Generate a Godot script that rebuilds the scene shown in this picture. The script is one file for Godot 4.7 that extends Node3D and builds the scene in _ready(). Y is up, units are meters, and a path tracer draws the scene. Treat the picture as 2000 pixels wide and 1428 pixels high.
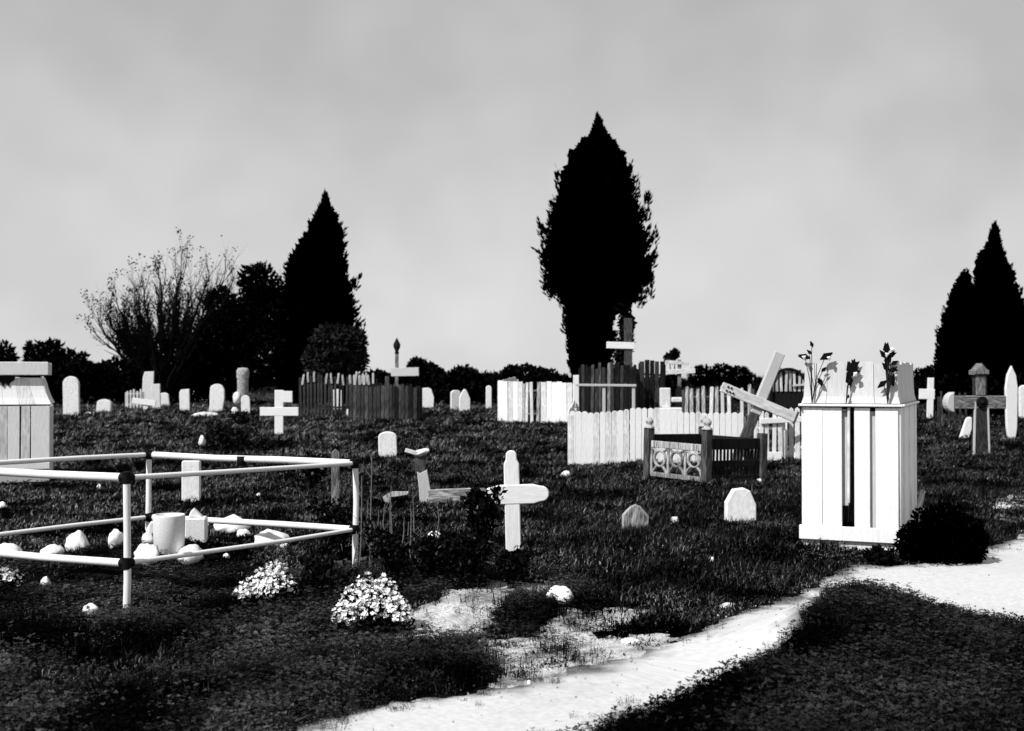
extends Node3D
# An old country graveyard in hard sunlight, seen from the edge of a pale dirt path (black-and-white photograph: every material is grey).

const F := 2300.0            # focal length in pixels of the 2000 x 1428 photograph
const EYE := 1.6
const PITCH := 0.011304      # the camera looks up very slightly
var rng := RandomNumberGenerator.new()
var swell := FastNoiseLite.new()
var lumps := FastNoiseLite.new()
var fine := FastNoiseLite.new()
var used := {}
var cache := {}
var M := {}
var bumps := []              # [x, z, rx, rz, height] mounds of earth
var mask := PackedFloat32Array()
const MX0 := -6.0
const MZ0 := 3.0
const MS := 0.06
const MW := 300
const MD := 330
var path_poly := PackedVector2Array()
var soil_polys := []
var clear := []              # (x, z, radius) where the grass is trodden short

# ---------------------------------------------------------------- names
func numbered(parent: Node, called: String) -> String:
	var key := str(parent.get_instance_id()) + called
	var n: int = used.get(key, 0)
	used[key] = n + 1
	return called if n == 0 else "%s_%03d" % [called, n]

func tag(o: Node, label := "", category := "", group := "", kind := "") -> Node:
	if label: o.set_meta("label", label)
	if category: o.set_meta("category", category)
	if group: o.set_meta("group", group)
	if kind: o.set_meta("kind", kind)
	return o

func thing(called: String, label: String, category: String, at := Vector3.ZERO, turn := 0.0, group := "") -> Node3D:
	var o := Node3D.new()
	o.name = numbered(self, called)
	add_child(o, true)
	o.position = at
	o.rotation.y = turn
	tag(o, label, category, group)
	return o

func part(called: String, mesh: Mesh, mat: Material, parent: Node, xf := Transform3D.IDENTITY) -> MeshInstance3D:
	var o := MeshInstance3D.new()
	o.name = numbered(parent, called)
	o.mesh = mesh
	o.material_override = mat
	o.transform = xf
	parent.add_child(o, true)
	return o

func X(pos: Vector3, rot := Vector3.ZERO, scl := Vector3.ONE) -> Transform3D:
	return Transform3D(Basis.from_euler(rot) * Basis.from_scale(scl), pos)

# ---------------------------------------------------------------- meshes
func face(st: SurfaceTool, p: Array, n: Vector3) -> void:
	var q := p
	if (p[2] - p[0]).cross(p[1] - p[0]).dot(n) < 0.0:
		q = p.duplicate()
		q.reverse()
	st.set_normal(n)
	for i in range(1, q.size() - 1):
		st.add_vertex(q[0]); st.add_vertex(q[i]); st.add_vertex(q[i + 1])

func begin() -> SurfaceTool:
	var st := SurfaceTool.new()
	st.begin(Mesh.PRIMITIVE_TRIANGLES)
	return st

# a box with chamfered edges, base centre at the origin
func box(w: float, h: float, t: float, ch := 0.006) -> Mesh:
	var key := "b%.4f %.4f %.4f %.4f" % [w, h, t, ch]
	if cache.has(key): return cache[key]
	var st := begin()
	put_box(st, Vector3(0, h / 2, 0), Vector3(w, h, t), ch)
	cache[key] = st.commit()
	return cache[key]

func put_box(st: SurfaceTool, c: Vector3, s: Vector3, ch := 0.006) -> void:
	var e := s / 2.0
	ch = minf(ch, minf(e.x, minf(e.y, e.z)) * 0.6)
	for ax in 3:
		var u := (ax + 1) % 3
		var v := (ax + 2) % 3
		for sg in [-1.0, 1.0]:
			var p := []
			for k in [[-1, -1], [1, -1], [1, 1], [-1, 1]]:
				var q := Vector3.ZERO
				q[ax] = sg * e[ax]; q[u] = k[0] * (e[u] - ch); q[v] = k[1] * (e[v] - ch)
				p.append(c + q)
			var n := Vector3.ZERO
			n[ax] = sg
			face(st, p, n)
			for s2 in [-1.0, 1.0]:
				var p2 := []
				var a := Vector3.ZERO
				var b := Vector3.ZERO
				a[ax] = sg * e[ax]; a[u] = s2 * (e[u] - ch)
				b[ax] = sg * (e[ax] - ch); b[u] = s2 * e[u]
				for k in [[a, -1], [a, 1], [b, 1], [b, -1]]:
					var q: Vector3 = k[0]
					q[v] = k[1] * (e[v] - ch)
					p2.append(c + q)
				var n2 := Vector3.ZERO
				n2[ax] = sg; n2[u] = s2
				face(st, p2, n2.normalized())
	for sx in [-1.0, 1.0]:
		for sy in [-1.0, 1.0]:
			for sz in [-1.0, 1.0]:
				var g := Vector3(sx, sy, sz)
				var d := e - Vector3.ONE * ch
				face(st, [c + g * Vector3(e.x, d.y, d.z), c + g * Vector3(d.x, e.y, d.z), c + g * Vector3(d.x, d.y, e.z)], g.normalized())

# an outline in x,y pushed out to thickness t (centred), with a small bevel round both faces
func extrude(outline: Array, t: float, bev := 0.006) -> Mesh:
	var key := "e" + str(outline) + "%.4f %.4f" % [t, bev]
	if cache.has(key): return cache[key]
	var pl := PackedVector2Array(outline)
	if Geometry2D.is_polygon_clockwise(pl): pl.reverse()
	var n := pl.size()
	var inn := PackedVector2Array()
	for i in n:
		var a := pl[(i + n - 1) % n]
		var b := pl[i]
		var c := pl[(i + 1) % n]
		var n1 := (b - a).normalized().orthogonal()
		var n2 := (c - b).normalized().orthogonal()
		var mv := n1 + n2
		var k := 2.0 / maxf(mv.length_squared(), 0.6)
		inn.append(b - mv * -bev * k * (-1.0) if false else b + mv * bev * k * orient_in(pl))
	var st := begin()
	var h := t / 2
	var idx := Geometry2D.triangulate_polygon(inn)
	for z in [h, -h]:
		for i in range(0, idx.size(), 3):
			face(st, [v3(inn[idx[i]], z), v3(inn[idx[i + 1]], z), v3(inn[idx[i + 2]], z)], Vector3(0, 0, signf(z)))
	for i in n:
		var j := (i + 1) % n
		var e := (pl[j] - pl[i]).normalized()
		var o := Vector3(e.y, -e.x, 0)
		face(st, [v3(pl[i], h - bev), v3(pl[j], h - bev), v3(pl[j], bev - h), v3(pl[i], bev - h)], o)
		for z in [h, -h]:
			var s := signf(z)
			face(st, [v3(pl[i], z - s * bev), v3(pl[j], z - s * bev), v3(inn[j], z), v3(inn[i], z)], (o + Vector3(0, 0, s)).normalized())
	cache[key] = st.commit()
	return cache[key]

func orient_in(_pl: PackedVector2Array) -> float:
	return -1.0 if Vector2.RIGHT.orthogonal().y < 0 else 1.0

func v3(p: Vector2, z: float) -> Vector3:
	return Vector3(p.x, p.y, z)

func arc(cx: float, cy: float, rx: float, ry: float, a0: float, a1: float, n: int) -> Array:
	var r := []
	for i in n + 1:
		var a := deg_to_rad(lerpf(a0, a1, float(i) / n))
		r.append(Vector2(cx + rx * cos(a), cy + ry * sin(a)))
	return r

func put_tube(st: SurfaceTool, pts: Array, rad: Array, sides := 8, caps := true) -> void:
	var rings := []
	for i in pts.size():
		var dir: Vector3 = (pts[mini(i + 1, pts.size() - 1)] - pts[maxi(i - 1, 0)]).normalized()
		var a := dir.cross(Vector3(0.31, 0.17, 0.94) if absf(dir.z) < 0.9 else Vector3.UP).normalized()
		var b := dir.cross(a)
		var ring := []
		for k in sides:
			var w := TAU * k / sides
			ring.append([pts[i] + (a * cos(w) + b * sin(w)) * rad[i], a * cos(w) + b * sin(w)])
		rings.append(ring)
	for i in pts.size() - 1:
		for k in sides:
			var k2 := (k + 1) % sides
			quad_n(st, rings[i][k], rings[i][k2], rings[i + 1][k2], rings[i + 1][k])
	if caps:
		for e in [0, pts.size() - 1]:
			var nn: Vector3 = (pts[0] - pts[1]).normalized() if e == 0 else (pts[-1] - pts[-2]).normalized()
			var p := []
			for k in sides: p.append(rings[e][k][0])
			face(st, p, nn)

func quad_n(st: SurfaceTool, a: Array, b: Array, c: Array, d: Array) -> void:
	var q := [a, b, c, a, c, d]
	if (c[0] - a[0]).cross(b[0] - a[0]).dot(a[1] + c[1]) < 0.0:
		q = [a, c, b, a, d, c]
	for v in q:
		st.set_normal(v[1]); st.add_vertex(v[0])

func lathe(prof: Array, sides := 16) -> Mesh:
	var st := begin()
	var rings := []
	for i in prof.size():
		var t: Vector2 = prof[mini(i + 1, prof.size() - 1)] - prof[maxi(i - 1, 0)]
		var ring := []
		for k in sides:
			var w := TAU * k / sides
			var r := Vector3(cos(w), 0, sin(w))
			ring.append([r * prof[i].x + Vector3.UP * prof[i].y, (r * t.y - Vector3.UP * t.x).normalized()])
		rings.append(ring)
	for i in prof.size() - 1:
		for k in sides:
			quad_n(st, rings[i][k], rings[i][(k + 1) % sides], rings[i + 1][(k + 1) % sides], rings[i + 1][k])
	return st.commit()

func rock(sd: int, s: Vector3, rough := 0.13) -> Mesh:
	var nz := FastNoiseLite.new()
	nz.seed = sd
	nz.frequency = 0.9
	nz.fractal_octaves = 2
	var r := RandomNumberGenerator.new()
	r.seed = sd
	var cuts := []
	for i in 7:
		cuts.append([Vector3(r.randf_range(-1, 1), r.randf_range(-0.2, 1), r.randf_range(-1, 1)).normalized(), r.randf_range(0.72, 0.95)])
	var st := begin()
	var a := 12
	var b := 18
	st.set_smooth_group(0)
	var grid := []
	for i in a + 1:
		var row := []
		for k in b:
			var th := PI * i / a
			var ph := TAU * k / b
			var p := Vector3(sin(th) * cos(ph), cos(th), sin(th) * sin(ph))
			p *= 1.0 + rough * nz.get_noise_3dv(p * 1.6) * 2.0
			for c in cuts:
				var over: float = p.dot(c[0]) - c[1]
				if over > 0: p -= c[0] * over * 0.85
			row.append(p * s)
		grid.append(row)
	for i in a:
		for k in b:
			var k2 := (k + 1) % b
			for t in [[grid[i][k], grid[i + 1][k], grid[i + 1][k2]], [grid[i][k], grid[i + 1][k2], grid[i][k2]]]:
				if (t[1] - t[0]).cross(t[2] - t[0]).length_squared() < 1e-14: continue
				var n: Vector3 = (t[2] - t[0]).cross(t[1] - t[0])
				if n.dot(t[0] + t[1] + t[2]) < 0: t.reverse()
				for v in t: st.add_vertex(v)
	st.generate_normals()
	return st.commit()

# many small rhombic leaves: [base, tip, half width vector] triples
func leaves(list: Array, cols := PackedColorArray()) -> ArrayMesh:
	var v := PackedVector3Array()
	var n := PackedVector3Array()
	var c := PackedColorArray()
	var ix := PackedInt32Array()
	for k in list.size():
		var l: Array = list[k]
		var b0: Vector3 = l[0]
		var tip: Vector3 = l[1]
		var w: Vector3 = l[2]
		var mid := b0.lerp(tip, 0.45)
		var nn := (tip - b0).cross(w).normalized()
		var i := v.size()
		v.append(b0); v.append(mid + w); v.append(tip); v.append(mid - w)
		for q in 4: n.append(nn)
		if cols.size():
			for q in 4: c.append(cols[k])
		ix.append_array(PackedInt32Array([i, i + 1, i + 2, i, i + 2, i + 3]))
	var arr := []
	arr.resize(Mesh.ARRAY_MAX)
	arr[Mesh.ARRAY_VERTEX] = v
	arr[Mesh.ARRAY_NORMAL] = n
	if cols.size(): arr[Mesh.ARRAY_COLOR] = c
	arr[Mesh.ARRAY_INDEX] = ix
	var m := ArrayMesh.new()
	m.add_surface_from_arrays(Mesh.PRIMITIVE_TRIANGLES, arr)
	return m

func rdir() -> Vector3:
	var z := rng.randf_range(-1, 1)
	var a := rng.randf_range(0, TAU)
	var r := sqrt(1 - z * z)
	return Vector3(r * cos(a), z, r * sin(a))

# ---------------------------------------------------------------- materials
func grey(v: float) -> Color:
	return Color(v, v, v).linear_to_srgb()

func noise_image(w: int, h: int, sx: float, sy: float, lo: float, hi: float, sd: int, contrast := 1.0, spots := 0.0) -> Image:
	var nz := FastNoiseLite.new()
	nz.seed = sd
	nz.frequency = 1.0
	nz.fractal_octaves = 4
	var n2 := FastNoiseLite.new()
	n2.seed = sd + 7
	n2.frequency = 1.0
	n2.fractal_octaves = 3
	var img := Image.create(w, h, false, Image.FORMAT_RGB8)
	for y in h:
		for x in w:
			var a := TAU * x / w
			var b := TAU * y / h
			# sampled round two circles, so that the picture tiles
			var v := nz.get_noise_3d(cos(a) * sx + sin(b) * sy * 0.7, sin(a) * sx + 31.0, cos(b) * sy)
			v = clampf(0.5 + v * contrast, 0.0, 1.0)
			if spots > 0.0:
				var s := n2.get_noise_3d(cos(a) * sx * 0.5 + sin(b) * sy * 1.4, sin(a) * sx * 0.5 + 5.0, cos(b) * sy * 1.2)
				v *= 1.0 - spots * smoothstep(0.25, 0.5, s)
			img.set_pixel(x, y, grey(lerpf(lo, hi, v)))
	return img

func mat(img: Image, rough: float, tile: float, bump := 0.0, col := 1.0) -> StandardMaterial3D:
	var m := StandardMaterial3D.new()
	m.albedo_color = grey(col)
	m.albedo_texture = ImageTexture.create_from_image(img)
	m.roughness = rough
	m.metallic_specular = 0.25
	m.uv1_triplanar = true
	m.uv1_scale = Vector3.ONE * tile
	if bump > 0.0:
		var b := img.duplicate() as Image
		b.bump_map_to_normal_map(bump)
		m.normal_enabled = true
		m.normal_texture = ImageTexture.create_from_image(b)
	m.cull_mode = BaseMaterial3D.CULL_DISABLED
	return m

func plain(v: float, rough := 0.9) -> StandardMaterial3D:
	var m := StandardMaterial3D.new()
	m.albedo_color = grey(v)
	m.roughness = rough
	m.metallic_specular = 0.2
	m.cull_mode = BaseMaterial3D.CULL_DISABLED
	return m

func make_materials() -> void:
	var grain := noise_image(128, 256, 7.0, 0.7, 0.7, 0.93, 3, 0.7, 0.28)
	M.white = mat(grain, 0.8, 1.3, 0.5, 0.97)
	var flaked := noise_image(128, 256, 6.0, 0.9, 0.5, 0.93, 5, 1.0, 0.5)
	M.white2 = mat(flaked, 0.8, 1.1, 0.8, 0.95)
	M.white3 = mat(flaked, 0.8, 0.8, 0.8, 0.86)
	M.pale = mat(grain, 0.85, 1.3, 0.5, 0.74)
	M.pale2 = mat(grain, 0.85, 1.6, 0.5, 0.7)
	M.dull = mat(grain, 0.85, 1.5, 1.2, 0.6)
	var worn := noise_image(128, 256, 8.0, 0.7, 0.08, 0.62, 11, 1.2, 0.5)
	M.worn = mat(worn, 0.9, 1.2, 2.0)
	M.grey_wood = mat(worn, 0.9, 1.4, 2.0, 0.55)
	M.dark_wood = mat(worn, 0.9, 1.3, 2.0, 0.11)
	M.dark_wood2 = mat(worn, 0.9, 1.0, 2.0, 0.2)
	M.black_wood = mat(worn, 0.9, 1.0, 2.0, 0.03)
	var stone := noise_image(128, 128, 2.2, 2.2, 0.7, 0.94, 21, 0.9, 0.4)
	M.stone = mat(stone, 0.9, 1.2, 0.3, 0.97)
	M.stone2 = mat(stone, 0.9, 0.9, 0.3, 0.84)
	var mott := noise_image(128, 128, 3.0, 3.0, 0.04, 0.7, 27, 1.8, 0.5)
	M.mottled2 = mat(noise_image(64, 64, 2.0, 2.0, 0.1, 0.7, 28, 1.5, 0.3), 0.9, 3.0, 0.5)
	M.mottled = mat(mott, 0.9, 2.0, 1.0)
	var conc := noise_image(128, 128, 4.0, 4.0, 0.62, 0.84, 31, 0.8, 0.2)
	M.concrete = mat(conc, 0.9, 2.5, 1.0)
	M.iron = plain(0.006, 0.6)
	var dirt := noise_image(512, 512, 11.0, 11.0, 0.5, 0.63, 41, 0.8, 0.2)
	M.path = mat(dirt, 1.0, 0.31, 0.25)
	M.path.uv1_world_triplanar = true
	var soil := noise_image(512, 512, 14.0, 14.0, 0.28, 0.68, 47, 1.2, 0.4)
	M.soil = mat(soil, 1.0, 0.7, 2.5)
	M.soil.uv1_world_triplanar = true
	var earth := noise_image(256, 256, 8.0, 8.0, 0.003, 0.013, 53, 1.2)
	M.earth = mat(earth, 1.0, 0.6, 2.0)
	M.earth.uv1_world_triplanar = true
	M.earth.metallic_specular = 0.0
	M.path.metallic_specular = 0.0
	M.soil.metallic_specular = 0.0
	M.path.vertex_color_use_as_albedo = true
	M.soil.vertex_color_use_as_albedo = true
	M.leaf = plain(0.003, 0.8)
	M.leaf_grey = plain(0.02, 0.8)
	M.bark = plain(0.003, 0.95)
	M.flower = plain(0.85, 0.7)
	M.tint = plain(1.0, 0.85)
	M.tint.vertex_color_use_as_albedo = true
	M.tint.metallic_specular = 0.05

# ---------------------------------------------------------------- ground
func gauss(x: float, z: float) -> float:
	var s := 0.0
	for b in bumps:
		var u: float = (x - b[0]) / b[2]
		var v: float = (z - b[1]) / b[3]
		var q := u * u + v * v
		if q < 6.0: s += b[4] * exp(-q)
	return s

func H(x: float, z: float) -> float:
	var d := -z
	var y := 0.55 * smoothstep(13.0, 45.0, d)
	y += 0.09 * swell.get_noise_2d(x, z) * smoothstep(5.0, 14.0, d)
	y += gauss(x, z)
	y += 0.06 * lumps.get_noise_2d(x, z) * (1.0 - paved(x, z)) * smoothstep(160.0, 40.0, d)
	return y

func paved(x: float, z: float) -> float:
	var i := int((x - MX0) / MS)
	var k := int((-z - MZ0) / MS)
	if mask.is_empty() or i < 0 or k < 0 or i >= MW or k >= MD: return 0.0
	return mask[k * MW + i]

func ray(px: float, py: float) -> Vector3:
	return Basis(Vector3.RIGHT, PITCH) * Vector3((px - 1000.0) / F, -(py - 714.0) / F, -1.0)

# the point at a given distance along the view axis where the photograph shows the pixel
func at(px: float, py: float, d: float) -> Vector3:
	var r := ray(px, py)
	return Vector3(0, EYE, 0) + r * (d / -r.z)

func spot(px: float, py: float) -> Vector3:
	var r := ray(px, py)
	var t := 3.0
	var o := Vector3(0, EYE, 0)
	while t < 400.0:
		var p := o + r * t
		if p.y < H(p.x, p.z): break
		t *= 1.01
	var lo := t / 1.01
	for i in 14:
		var m := (lo + t) / 2
		var p := o + r * m
		if p.y < H(p.x, p.z): t = m
		else: lo = m
	var q := o + r * t
	q.y = H(q.x, q.z)
	return q

func flat_spot(px: float, py: float) -> Vector2:
	var r := ray(px, py)
	return Vector2(r.x, r.z) * (EYE / -r.y)

func ground_pts(list: Array) -> PackedVector2Array:
	var r := PackedVector2Array()
	for p in list: r.append(flat_spot(p[0], p[1]))
	return r

func ragged(pl: PackedVector2Array, step: float, amp: float) -> PackedVector2Array:
	var r := PackedVector2Array()
	for i in pl.size():
		var a := pl[i]
		var b := pl[(i + 1) % pl.size()]
		var n := maxi(1, int(a.distance_to(b) / step))
		var o := (b - a).normalized().orthogonal()
		for k in n:
			var p := a.lerp(b, float(k) / n)
			r.append(p + o * (fine.get_noise_2d(p.x * 3.0, p.y * 3.0) * amp + rng.randf_range(-0.3, 0.3) * amp))
	return r

# trodden sand is pale in the middle; earth and humus are mixed in along its margins
func path_tint(p: Vector2) -> float:
	var n := fine.get_noise_2d(p.x * 2.2, p.y * 2.2) + 0.5 * fine.get_noise_2d(p.x * 7.0, p.y * 7.0)
	var wide := fine.get_noise_2d(p.x * 0.6 + 20.0, p.y * 0.6)
	return lerpf(0.16, 1.0, smoothstep(0.42, 0.8, paved(p.x, p.y) + 0.22 * n)) * (1.0 + 0.12 * wide + 0.1 * n)

func soil_tint(p: Vector2) -> float:
	var n := fine.get_noise_2d(p.x * 3.0 + 50.0, p.y * 3.0) + 0.6 * fine.get_noise_2d(p.x * 9.0, p.y * 9.0)
	return lerpf(0.5, 1.2, smoothstep(-0.4, 0.2, n))

func sheet(pl: PackedVector2Array, lift: float, tint: Callable) -> Mesh:
	var lo := pl[0]
	var hi := pl[0]
	for p in pl:
		lo = lo.min(p); hi = hi.max(p)
	var st := begin()
	st.set_smooth_group(0)
	var i0 := int(floor(lo.x / MS))
	var i1 := int(ceil(hi.x / MS))
	var k0 := int(floor(lo.y / MS))
	var k1 := int(ceil(hi.y / MS))
	var inside := {}
	for k in range(k0, k1 + 1):
		for i in range(i0, i1 + 1):
			inside[Vector2i(i, k)] = Geometry2D.is_point_in_polygon(Vector2(i, k) * MS, pl)
	for k in range(k0, k1):
		for i in range(i0, i1):
			var c := [Vector2i(i, k), Vector2i(i + 1, k), Vector2i(i + 1, k + 1), Vector2i(i, k + 1)]
			var n := 0
			for q in c: n += int(inside[q])
			if n == 0: continue
			var cell := PackedVector2Array()
			for q in c: cell.append(Vector2(q) * MS)
			var polys := [cell] if n == 4 else Geometry2D.intersect_polygons(cell, pl)
			for poly in polys:
				var ix := Geometry2D.triangulate_polygon(poly)
				for t in range(0, ix.size(), 3):
					var tri := []
					for q in 3:
						var p: Vector2 = poly[ix[t + q]]
						tri.append([Vector3(p.x, H(p.x, p.y) + lift, p.y), tint.call(p)])
					if (tri[2][0] - tri[0][0]).cross(tri[1][0] - tri[0][0]).y < 0: tri.reverse()
					for v in tri:
						st.set_color(Color(v[1], v[1], v[1]))
						st.add_vertex(v[0])
	st.index()
	st.generate_normals()
	return st.commit()

func axis(lo: float, hi: float, step: float, far_lo: float, far_hi: float) -> PackedFloat32Array:
	var r := PackedFloat32Array()
	var back := []
	var s := step
	var v := lo
	while v > far_lo:
		s *= 1.22
		v -= s
		back.push_front(v)
	for b in back: r.append(b)
	var n := int(round((hi - lo) / step))
	for i in n + 1: r.append(lo + i * step)
	s = step
	v = hi
	while v < far_hi:
		s *= 1.1
		v += s
		r.append(v)
	return r

func make_ground() -> void:
	var xs := axis(-7.2, 7.2, 0.12, -700.0, 700.0)
	var ds := axis(3.0, 18.0, 0.12, -12.0, 1100.0)
	var v := PackedVector3Array()
	var ix := PackedInt32Array()
	var w := xs.size()
	for d in ds:
		for x in xs: v.append(Vector3(x, H(x, -d), -d))
	for k in ds.size() - 1:
		for i in w - 1:
			var a := k * w + i
			ix.append_array(PackedInt32Array([a, a + w, a + 1, a + 1, a + w, a + w + 1]))
	var arr := []
	arr.resize(Mesh.ARRAY_MAX)
	arr[Mesh.ARRAY_VERTEX] = v
	arr[Mesh.ARRAY_INDEX] = ix
	var m := ArrayMesh.new()
	m.add_surface_from_arrays(Mesh.PRIMITIVE_TRIANGLES, arr)
	var st := SurfaceTool.new()
	st.create_from(m, 0)
	st.generate_normals()
	var o := part("ground", st.commit(), M.earth, self)
	tag(o, "dark uneven earth of the graveyard under the grass", "ground", "", "structure")
	var p := part("path", sheet(path_poly, 0.008, path_tint), M.path, self)
	tag(p, "pale trodden dirt path winding from the bottom edge to the right", "path", "", "structure")
	var names := ["bare pale soil mound beside the large white flower bush", "patchy bare soil between the white rock and the path", "small light strip of bare ground at the far right beyond the path"]
	for i in soil_polys.size():
		var q := part("bare_soil", sheet(soil_polys[i], 0.007, soil_tint), M.path if i == 2 else M.soil, self)
		tag(q, names[i], "soil", "", "structure")

func make_mask() -> void:
	var n := MW * MD
	var raw := PackedFloat32Array()
	raw.resize(n)
	for k in MD:
		for i in MW:
			raw[k * MW + i] = 1.0 if Geometry2D.is_point_in_polygon(Vector2(MX0 + i * MS, -(MZ0 + k * MS)), path_poly) else 0.0
	var b := PackedFloat32Array()
	b.resize(n)
	var R := 6
	for k in MD:
		for i in MW:
			var s := 0.0
			for q in range(-R, R + 1): s += raw[k * MW + clampi(i + q, 0, MW - 1)]
			b[k * MW + i] = s / (2 * R + 1)
	mask.resize(n)
	for k in MD:
		for i in MW:
			var s := 0.0
			for q in range(-R, R + 1): s += b[clampi(k + q, 0, MD - 1) * MW + i]
			mask[k * MW + i] = s / (2 * R + 1)

func soil_at(p: Vector2) -> bool:
	for s in soil_polys:
		if Geometry2D.is_point_in_polygon(p, s): return true
	return false

# ---------------------------------------------------------------- grass
func tuft(sd: int, n: int, len0: float, width: float, spread: float, lean: float) -> Mesh:
	var r := RandomNumberGenerator.new()
	r.seed = sd
	var v := PackedVector3Array()
	var nn := PackedVector3Array()
	var cc := PackedColorArray()
	var ix := PackedInt32Array()
	for i in n:
		var a := r.randf_range(0, TAU)
		var b := Vector3(r.randf_range(-1, 1), -0.15, r.randf_range(-1, 1)) * spread
		b.y = -0.01
		var out := Vector3(cos(a), 0, sin(a))
		var side := Vector3(-sin(a), 0, cos(a)) * width * r.randf_range(0.7, 1.3)
		var l := len0 * r.randf_range(0.5, 1.2)
		var k := lean * r.randf_range(0.3, 1.3)
		var mid := b + Vector3.UP * l * 0.6 + out * l * k * 0.35
		var tip := b + Vector3.UP * l * (1.0 - 0.3 * k) + out * l * k
		var s := v.size()
		v.append(b - side); v.append(b + side); v.append(mid - side * 0.8); v.append(mid + side * 0.8); v.append(tip)
		var nb := (tip - b).cross(side).normalized()
		if nb.y < 0: nb = -nb
		var g := r.randf_range(0.5, 1.5)
		for q in 5:
			nn.append((nb + Vector3.UP * 0.3).normalized())
			cc.append(Color(g, g, g))
		ix.append_array(PackedInt32Array([s, s + 1, s + 2, s + 1, s + 3, s + 2, s + 2, s + 3, s + 4]))
	var arr := []
	arr.resize(Mesh.ARRAY_MAX)
	arr[Mesh.ARRAY_VERTEX] = v
	arr[Mesh.ARRAY_NORMAL] = nn
	arr[Mesh.ARRAY_COLOR] = cc
	arr[Mesh.ARRAY_INDEX] = ix
	var m := ArrayMesh.new()
	m.add_surface_from_arrays(Mesh.PRIMITIVE_TRIANGLES, arr)
	return m

func clover(sd: int, n: int, spread: float, size: float) -> Mesh:
	var r := RandomNumberGenerator.new()
	r.seed = sd
	var list := []
	var cols := PackedColorArray()
	for i in n:
		var h := r.randf_range(0.02, 0.11)
		var c := Vector3(r.randf_range(-1, 1) * spread, h, r.randf_range(-1, 1) * spread)
		var a0 := r.randf_range(0, TAU)
		var up := Vector3(r.randf_range(-0.5, 0.5), 1, r.randf_range(-0.5, 0.5)).normalized()
		var g := r.randf_range(0.5, 1.6)
		for k in 3:
			var a := a0 + TAU * k / 3
			var dir := Vector3(cos(a), 0, sin(a))
			dir = (dir - up * dir.dot(up)).normalized()
			list.append([c, c + dir * size + Vector3.UP * size * 0.2, dir.cross(up) * size * 0.45])
			cols.append(Color(g, g, g))
		list.append([Vector3(c.x * 0.8, -0.02, c.z * 0.8), c, Vector3(0.002, 0, 0.001)])
		cols.append(Color(0.5, 0.5, 0.5))
	return leaves(list, cols)

func scatter(called: String, mesh: Mesh, xf: Array, cols: Array, label: String, category: String) -> void:
	var mm := MultiMesh.new()
	mm.transform_format = MultiMesh.TRANSFORM_3D
	mm.use_colors = true
	mm.mesh = mesh
	mm.instance_count = xf.size()
	for i in xf.size():
		mm.set_instance_transform(i, xf[i])
		mm.set_instance_color(i, cols[i])
	var o := MultiMeshInstance3D.new()
	o.name = numbered(self, called)
	o.multimesh = mm
	o.material_override = M.tint
	add_child(o, true)
	tag(o, label, category, "", "stuff")

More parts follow.
